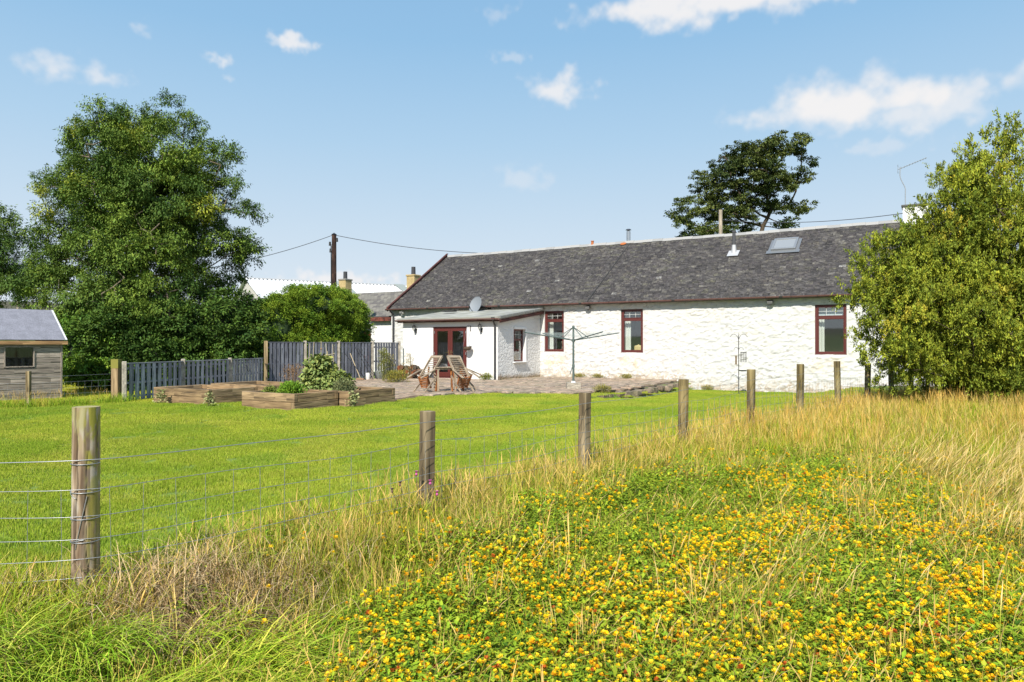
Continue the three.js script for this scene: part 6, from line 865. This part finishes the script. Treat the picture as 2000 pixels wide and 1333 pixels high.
// the field: zones read from the photograph at ground level
const flowerZone = (px, py) => {
  const L = [[880, 1330], [930, 1170], [985, 1010], [1060, 860], [1150, 760], [1333, 640], [1500, 580]]; let lx = L[0][1]; for (let k = 0; k < L.length - 1; k++) if (py >= L[k][0]) lx = mix(L[k][1], L[k + 1][1], clamp((py - L[k][0]) / (L[k + 1][0] - L[k][0])));
  const w = 160 * (fbm(px / 130, py / 70, 64, 3) - 0.5), left = sstep(-110, 170, px - lx + w), top = sstep(858, 965, py + w * 0.3), right = 1 - 0.8 * sstep(-80, 260, px - (1700 + (py - 900) * 0.65) + w) * sstep(1400, 1250, py);
  return left * top * right;
};
{
  const GREEN = [[0.17, 0.31, 0.018], [0.23, 0.37, 0.022], [0.31, 0.40, 0.03], [0.38, 0.40, 0.05]], OLIVE = [[0.27, 0.31, 0.025], [0.37, 0.35, 0.04], [0.20, 0.30, 0.02], [0.48, 0.38, 0.09]], STRAW = [[0.50, 0.36, 0.07], [0.58, 0.42, 0.10], [0.44, 0.28, 0.05], [0.36, 0.34, 0.04], [0.64, 0.51, 0.19]], BROWN = [[0.42, 0.29, 0.14], [0.52, 0.37, 0.19], [0.30, 0.19, 0.095], [0.58, 0.45, 0.26]], SEED = [0.54, 0.36, 0.11];
  const green = [1, 2, 3, 4].map((k) => tuft(200 + k, 70, { spread: 0.14, h: [0.10, 0.30], w: 0.005, bend: [0.5, 2.0], segs: 4, colors: GREEN }));
  const olive = [1, 2, 3].map((k) => tuft(220 + k, 90, { spread: 0.15, h: [0.07, 0.2], w: 0.004, bend: [0.4, 1.7], segs: 3, colors: OLIVE }));
  const straw = [1, 2, 3, 4].map((k) => tuft(240 + k, 34, { spread: 0.15, h: [0.2, 0.44], w: 0.0032, bend: [0.15, 1.0], segs: 5, colors: STRAW, head: [0.5, 0.0055, SEED] }));
  const leanStraw = [1, 2, 3].map((k) => tuft(260 + k, 26, { spread: 0.16, h: [0.25, 0.55], w: 0.003, bend: [0.6, 1.35], lean: [0.5, 1], segs: 5, colors: STRAW, head: [0.5, 0.0055, [0.56, 0.40, 0.16]] }));
  const thatch = [1, 2, 3].map((k) => tuft(280 + k, 60, { spread: 0.16, h: [0.12, 0.34], w: 0.0034, bend: [1.2, 2.6], segs: 4, colors: BROWN }));
  const flat = [1, 2, 3].map((k) => tuft(300 + k, 70, { spread: 0.16, h: [0.22, 0.45], w: 0.006, bend: [1.7, 2.5], lean: [0.15, 1], segs: 5, colors: [[0.20, 0.37, 0.018], [0.27, 0.43, 0.025], [0.36, 0.47, 0.04], [0.43, 0.45, 0.07]] }));
  const A = { green: [], olive: [], straw: [], lean: [], thatch: [], flat: [], strawFar: [] };
  const add = (X, D, r, step) => {
    const q = fenceSide(X, D); const leftSide = X < FENCE0[0] ? D > 3.75 : q > 0.55; if (!inView(X, D, 0.9) || leftSide) return; const [s, z] = toLocal(X, D); if (z < 0.4) return;
    const [px, py] = toPixel(X, D, terrain(X, D) + 0.1), F = flowerZone(px, py), n = fbm(X * 0.8, D * 0.8, 31, 3), m = fbm(X * 2.4, D * 2.4, 33, 3), t = fenceAlong(X, D), T = () => { const v = 0.85 + 0.3 * r(); return [v, v, v]; };
    const push = (k, sc, st = 1, c = null, tx = 0) => A[k].push([X, D, k === 'lean' || k === 'flat' ? (r() - 0.5) * 1.1 : r() * 6.28, sc * (0.8 + 0.4 * r()), st, c || T(), -0.01, tx]);
    const near = Math.exp(-Math.pow((q + 0.15) / 0.55, 2)), far = sstep(915, 845, py), hollow = sstep(1.25, 0.55, Math.hypot((px - 420) / 230, (py - 1165 + (px - 420) * 0.12) / 85) + 0.5 * (m - 0.5)), lower = sstep(760, 560, px) * sstep(1170, 1260, py + 60 * (n - 0.5)), rightDry = sstep(0, 280, px - (1640 + (py - 900) * 0.7)) * sstep(1420, 1200, py) * sstep(860, 920, py), lawnSide = q > 0.12 ? 0.4 : 1, mid = (1 - F) * (1 - lower) * (1 - far);
    if (r() < 0.85 * (1 - far * 0.2) * lawnSide * (1 - hollow * 0.8) * (1 - 0.5 * F)) push('olive', 0.95, 0.8 + 0.6 * n);
    if (r() < (0.16 + 0.35 * m) * (1 - far * 0.5) * lawnSide * (1 - hollow * 0.85) + 0.34 * F) push('green', 0.9, F > 0.4 ? 0.85 : 0.9, m > 0.5 ? [1.2, 1.0, 0.9] : null);
    const dry = clamp((near * (0.26 + 0.24 * sstep(300, 900, px)) * sstep(0.28, 0.62, m + 0.1) + far * (0.38 + 0.35 * n)) * (1 - 0.8 * lower) + 0.22 * mid * sstep(0.45, 0.65, n + 0.1 * r()) + 0.06);
    if (r() < dry * (q > 0.25 ? 0.25 : 1)) push('straw', 0.9, (far > 0.5 ? 1.0 : 0.5 + 0.35 * sstep(350, 1000, px)) * (0.7 + 0.6 * r()));
    if (far > 0.3 && r() < 0.2 * far) push('straw', 1.0, 0.8 + 0.5 * r(), lerp3([0.9, 0.8, 0.55], [1.05, 0.92, 0.7], r())); if (far > 0.3 && r() < 0.5) push('green', 0.95, 1.1, [1.2, 1.0, 0.75]);
    if (r() < rightDry * 0.4) push('lean', 0.9 + 0.2 * n, 0.9); if (F > 0.25 && r() < 0.16) push('lean', 0.7, 0.9, null); if (F > 0.2 && r() < 0.10) push('straw', 0.8, 0.55 + 0.4 * r());
    if (r() < hollow * 0.95 + 0.10 * near * sstep(1100, 500, px)) push('thatch', 1, 0.7 + 0.5 * r()); if (r() < lower * 0.62 * (1 - hollow)) push('flat', 0.9, 1, m > 0.52 ? [1.2, 1.05, 1] : null);
    if (lower > 0.3 && r() < 0.16) push('straw', 0.75, 0.8); if (lower > 0.3 && r() < 0.1) push('lean', 0.7, 0.8);
  };
  for (const [X, D, r] of grid(-4, 5, 1.8, 4.4, 0.115, 11)) add(X, D, r, 0.075); for (const [X, D, r] of grid(-4.5, 7.5, 4.4, 8, 0.145, 12)) add(X, D, r, 0.105); for (const [X, D, r] of grid(0, 14, 8, 17, 0.19, 13)) add(X, D, r, 0.14);
  // tall growth along the lower fence end and shed
  for (const [X, D, r] of grid(-15, -9.2, 15.2, 17.6, 0.15, 14)) { const e = Math.abs((D - 16.3) - (X + 11) * 0.5); if (e < 0.35 && r() < 0.8 && inView(X, D)) { A[r() < 0.3 ? 'straw' : 'green'].push([X, D, r() * 6.28, 1.1, 1, null]); } }
  const big = BEDS.length;
  scatter('field_undergrowth', 'short olive green grass of the rough field', 'grass', olive, blade, A.olive);
  scatter('field_grass', 'long green grass of the rough field', 'grass', green, blade, A.green);
  scatter('dry_grass', 'tall dry straw coloured grass along the fence and under the willow', 'grass', straw, strawMat, A.straw);
  scatter('leaning_grass', 'pale dry grass leaning over among the yellow flowers', 'grass', leanStraw, strawMat, A.lean);
  scatter('dead_grass', 'brown matted dead grass in the hollow below the corner post', 'grass', thatch, strawMat, A.thatch);
  scatter('flattened_grass', 'lush green grass lying flat in front of the corner post', 'grass', flat, blade, A.flat);
}
// bird's foot trefoil: mats of small leaves with yellow and orange flower heads
{
  const mat = (seed) => { const r = rng(seed), pos = [], c = []; for (let k = 0; k < 260; k++) { const q = 0.17 * Math.sqrt(r()), a = r() * 6.283, x = q * Math.cos(a), z = q * Math.sin(a), y = 0.02 + 0.15 * r() * (1 - q * 1.7), L = 0.008 + 0.009 * r(), b = r() * 6.283, tl = (r() - 0.3) * 0.9, dx = Math.cos(b) * L, dz = Math.sin(b) * L, dy = tl * L, sx = -Math.sin(b) * L * 0.5, sz = Math.cos(b) * L * 0.5, v = 0.75 + 0.5 * r(), K = r() < 0.75 ? [0.19, 0.28, 0.018] : r() < 0.6 ? [0.33, 0.39, 0.03] : [0.07, 0.15, 0.015]; const P = [[x - dx, y - dy, z - dz], [x + sx, y + 0.002, z + sz], [x + dx, y + dy, z + dz], [x - sx, y + 0.002, z - sz]]; for (const i of [0, 1, 2, 0, 2, 3]) { pos.push(...P[i]); c.push(K[0] * v, K[1] * v, K[2] * v); } }
    for (let k = 0; k < 10; k++) { const a = r() * 6.28, q = 0.12 * r(), x = q * Math.cos(a), z = q * Math.sin(a), h = 0.1 + 0.07 * r(), w = 0.0016; for (const p of [[x - w, 0, z], [x + w, 0, z], [x + w + (r() - 0.5) * 0.05, h, z + (r() - 0.5) * 0.05]]) { pos.push(...p); c.push(0.14, 0.2, 0.05); } }
    const g = new THREE.BufferGeometry(); g.setAttribute('position', new THREE.Float32BufferAttribute(pos, 3)); g.setAttribute('color', new THREE.Float32BufferAttribute(c, 3)); g.computeVertexNormals(); return g; };
  const head = (seed, n) => { const r = rng(seed), pos = []; for (let k = 0; k < n; k++) { const a = k / n * 6.283 + r() * 0.5, e = 0.1 + r() * 0.7, d = [Math.cos(a) * Math.cos(e), Math.sin(e), Math.sin(a) * Math.cos(e)], s = [-Math.sin(a), 0, Math.cos(a)], u = [-Math.cos(a) * Math.sin(e), Math.cos(e), -Math.sin(a) * Math.sin(e)], L = 0.011 + 0.005 * r(), W = 0.0065; const P = (f, w, h) => [0, 1, 2].map((i) => d[i] * L * f + s[i] * W * w + u[i] * W * h);
      // standard petal (two halves) and keel
      const A = P(0.25, 0, 0), B = P(0.75, 0.9, 0.9), C = P(1.05, 0, 1.25), E = P(0.75, -0.9, 0.9), K0 = P(0.2, 0.35, -0.1), K1 = P(1.25, 0, 0.15), K2 = P(0.2, -0.35, -0.1), K3 = P(0.8, 0, -0.5); for (const q of [A, B, C, A, C, E, K0, K1, K3, K2, K3, K1]) pos.push(...q); }
    const g = new THREE.BufferGeometry(); g.setAttribute('position', new THREE.Float32BufferAttribute(pos, 3)); g.computeVertexNormals(); return g; };
  const mats = [1, 2, 3].map((k) => mat(400 + k)), heads = [1, 2, 3].map((k) => head(430 + k, 4 + k)), M = [], H = [];
  const addF = (X, D, r, step) => { if (!inView(X, D, 0.7) || fenceSide(X, D) > 0.1) return; const [px, py] = toPixel(X, D, terrain(X, D) + 0.1), F = flowerZone(px, py); if (r() < F * 0.95 || (r() < 0.03 && py > 1000)) M.push([X, D, r() * 6.28, 0.8 + 0.5 * r(), 0.8 + 0.5 * r(), (() => { const v = 0.8 + 0.45 * r(); return [v * (0.9 + 0.3 * r()), v, v]; })()]); };
  for (const [X, D, r] of grid(-1.6, 4, 1.9, 4.6, 0.12, 21)) addF(X, D, r); for (const [X, D, r] of grid(-1.6, 7, 4.6, 10, 0.16, 22)) addF(X, D, r);
  const addH = (X, D, r, k) => { if (!inView(X, D, 0.7) || fenceSide(X, D) > -0.05) return; const [px, py] = toPixel(X, D, terrain(X, D) + 0.15), F = flowerZone(px, py), n = fbm(X * 1.7, D * 1.7, 91, 3), n2 = fbm(X * 6.5, D * 6.5, 95, 2), patch = sstep(0.34, 0.58, n) * sstep(0.24, 0.56, n2) * 1.45; const stray = px > 380 && py > 930 ? 0.012 : 0; if (r() > F * (0.14 + 0.86 * patch) * (0.75 + 0.4 * sstep(900, 1300, py)) * k + stray) return; const n1 = 1 + Math.floor(r() * 2.7); for (let i = 0; i < n1; i++) { const q = r(), red = sstep(1150, 1330, py) * 0.05 + 0.02; const c = q < red ? [0.42, 0.09, 0.015] : q < red + 0.2 ? [0.78, 0.36, 0.01] : q < 0.75 ? [0.86, 0.55, 0.010] : [0.88, 0.64, 0.03], v = 0.9 + 0.2 * r(); H.push([X + (r() - 0.5) * 0.05, D + (r() - 0.5) * 0.05, r() * 6.28, 0.42 + 0.75 * r() * (0.5 + 0.5 * r()) + 0.1, 0.9 + 0.3 * r(), c.map((x) => x * v), 0.06 + 0.17 * r(), (r() - 0.2) * 0.5, (r() - 0.5) * 0.5]); } };
  for (const [X, D, r] of grid(-1.8, 4, 1.9, 4.8, 0.037, 23)) addH(X, D, r, 0.95); for (const [X, D, r] of grid(-1.6, 7.5, 4.8, 10.5, 0.053, 24)) addH(X, D, r, 0.95);
  scatter('trefoil_leaves', 'low mat of small green trefoil leaves in the field', 'wildflower', mats, blade, M);
  scatter('trefoil_flowers', 'yellow and orange trefoil flowers carpeting the field', 'wildflower', heads, leafMat([1, 1, 1], 0, { roughness: 0.8, specularIntensity: 0.2 }), H);
}
shade(scene);
renderer.render(scene, camera);
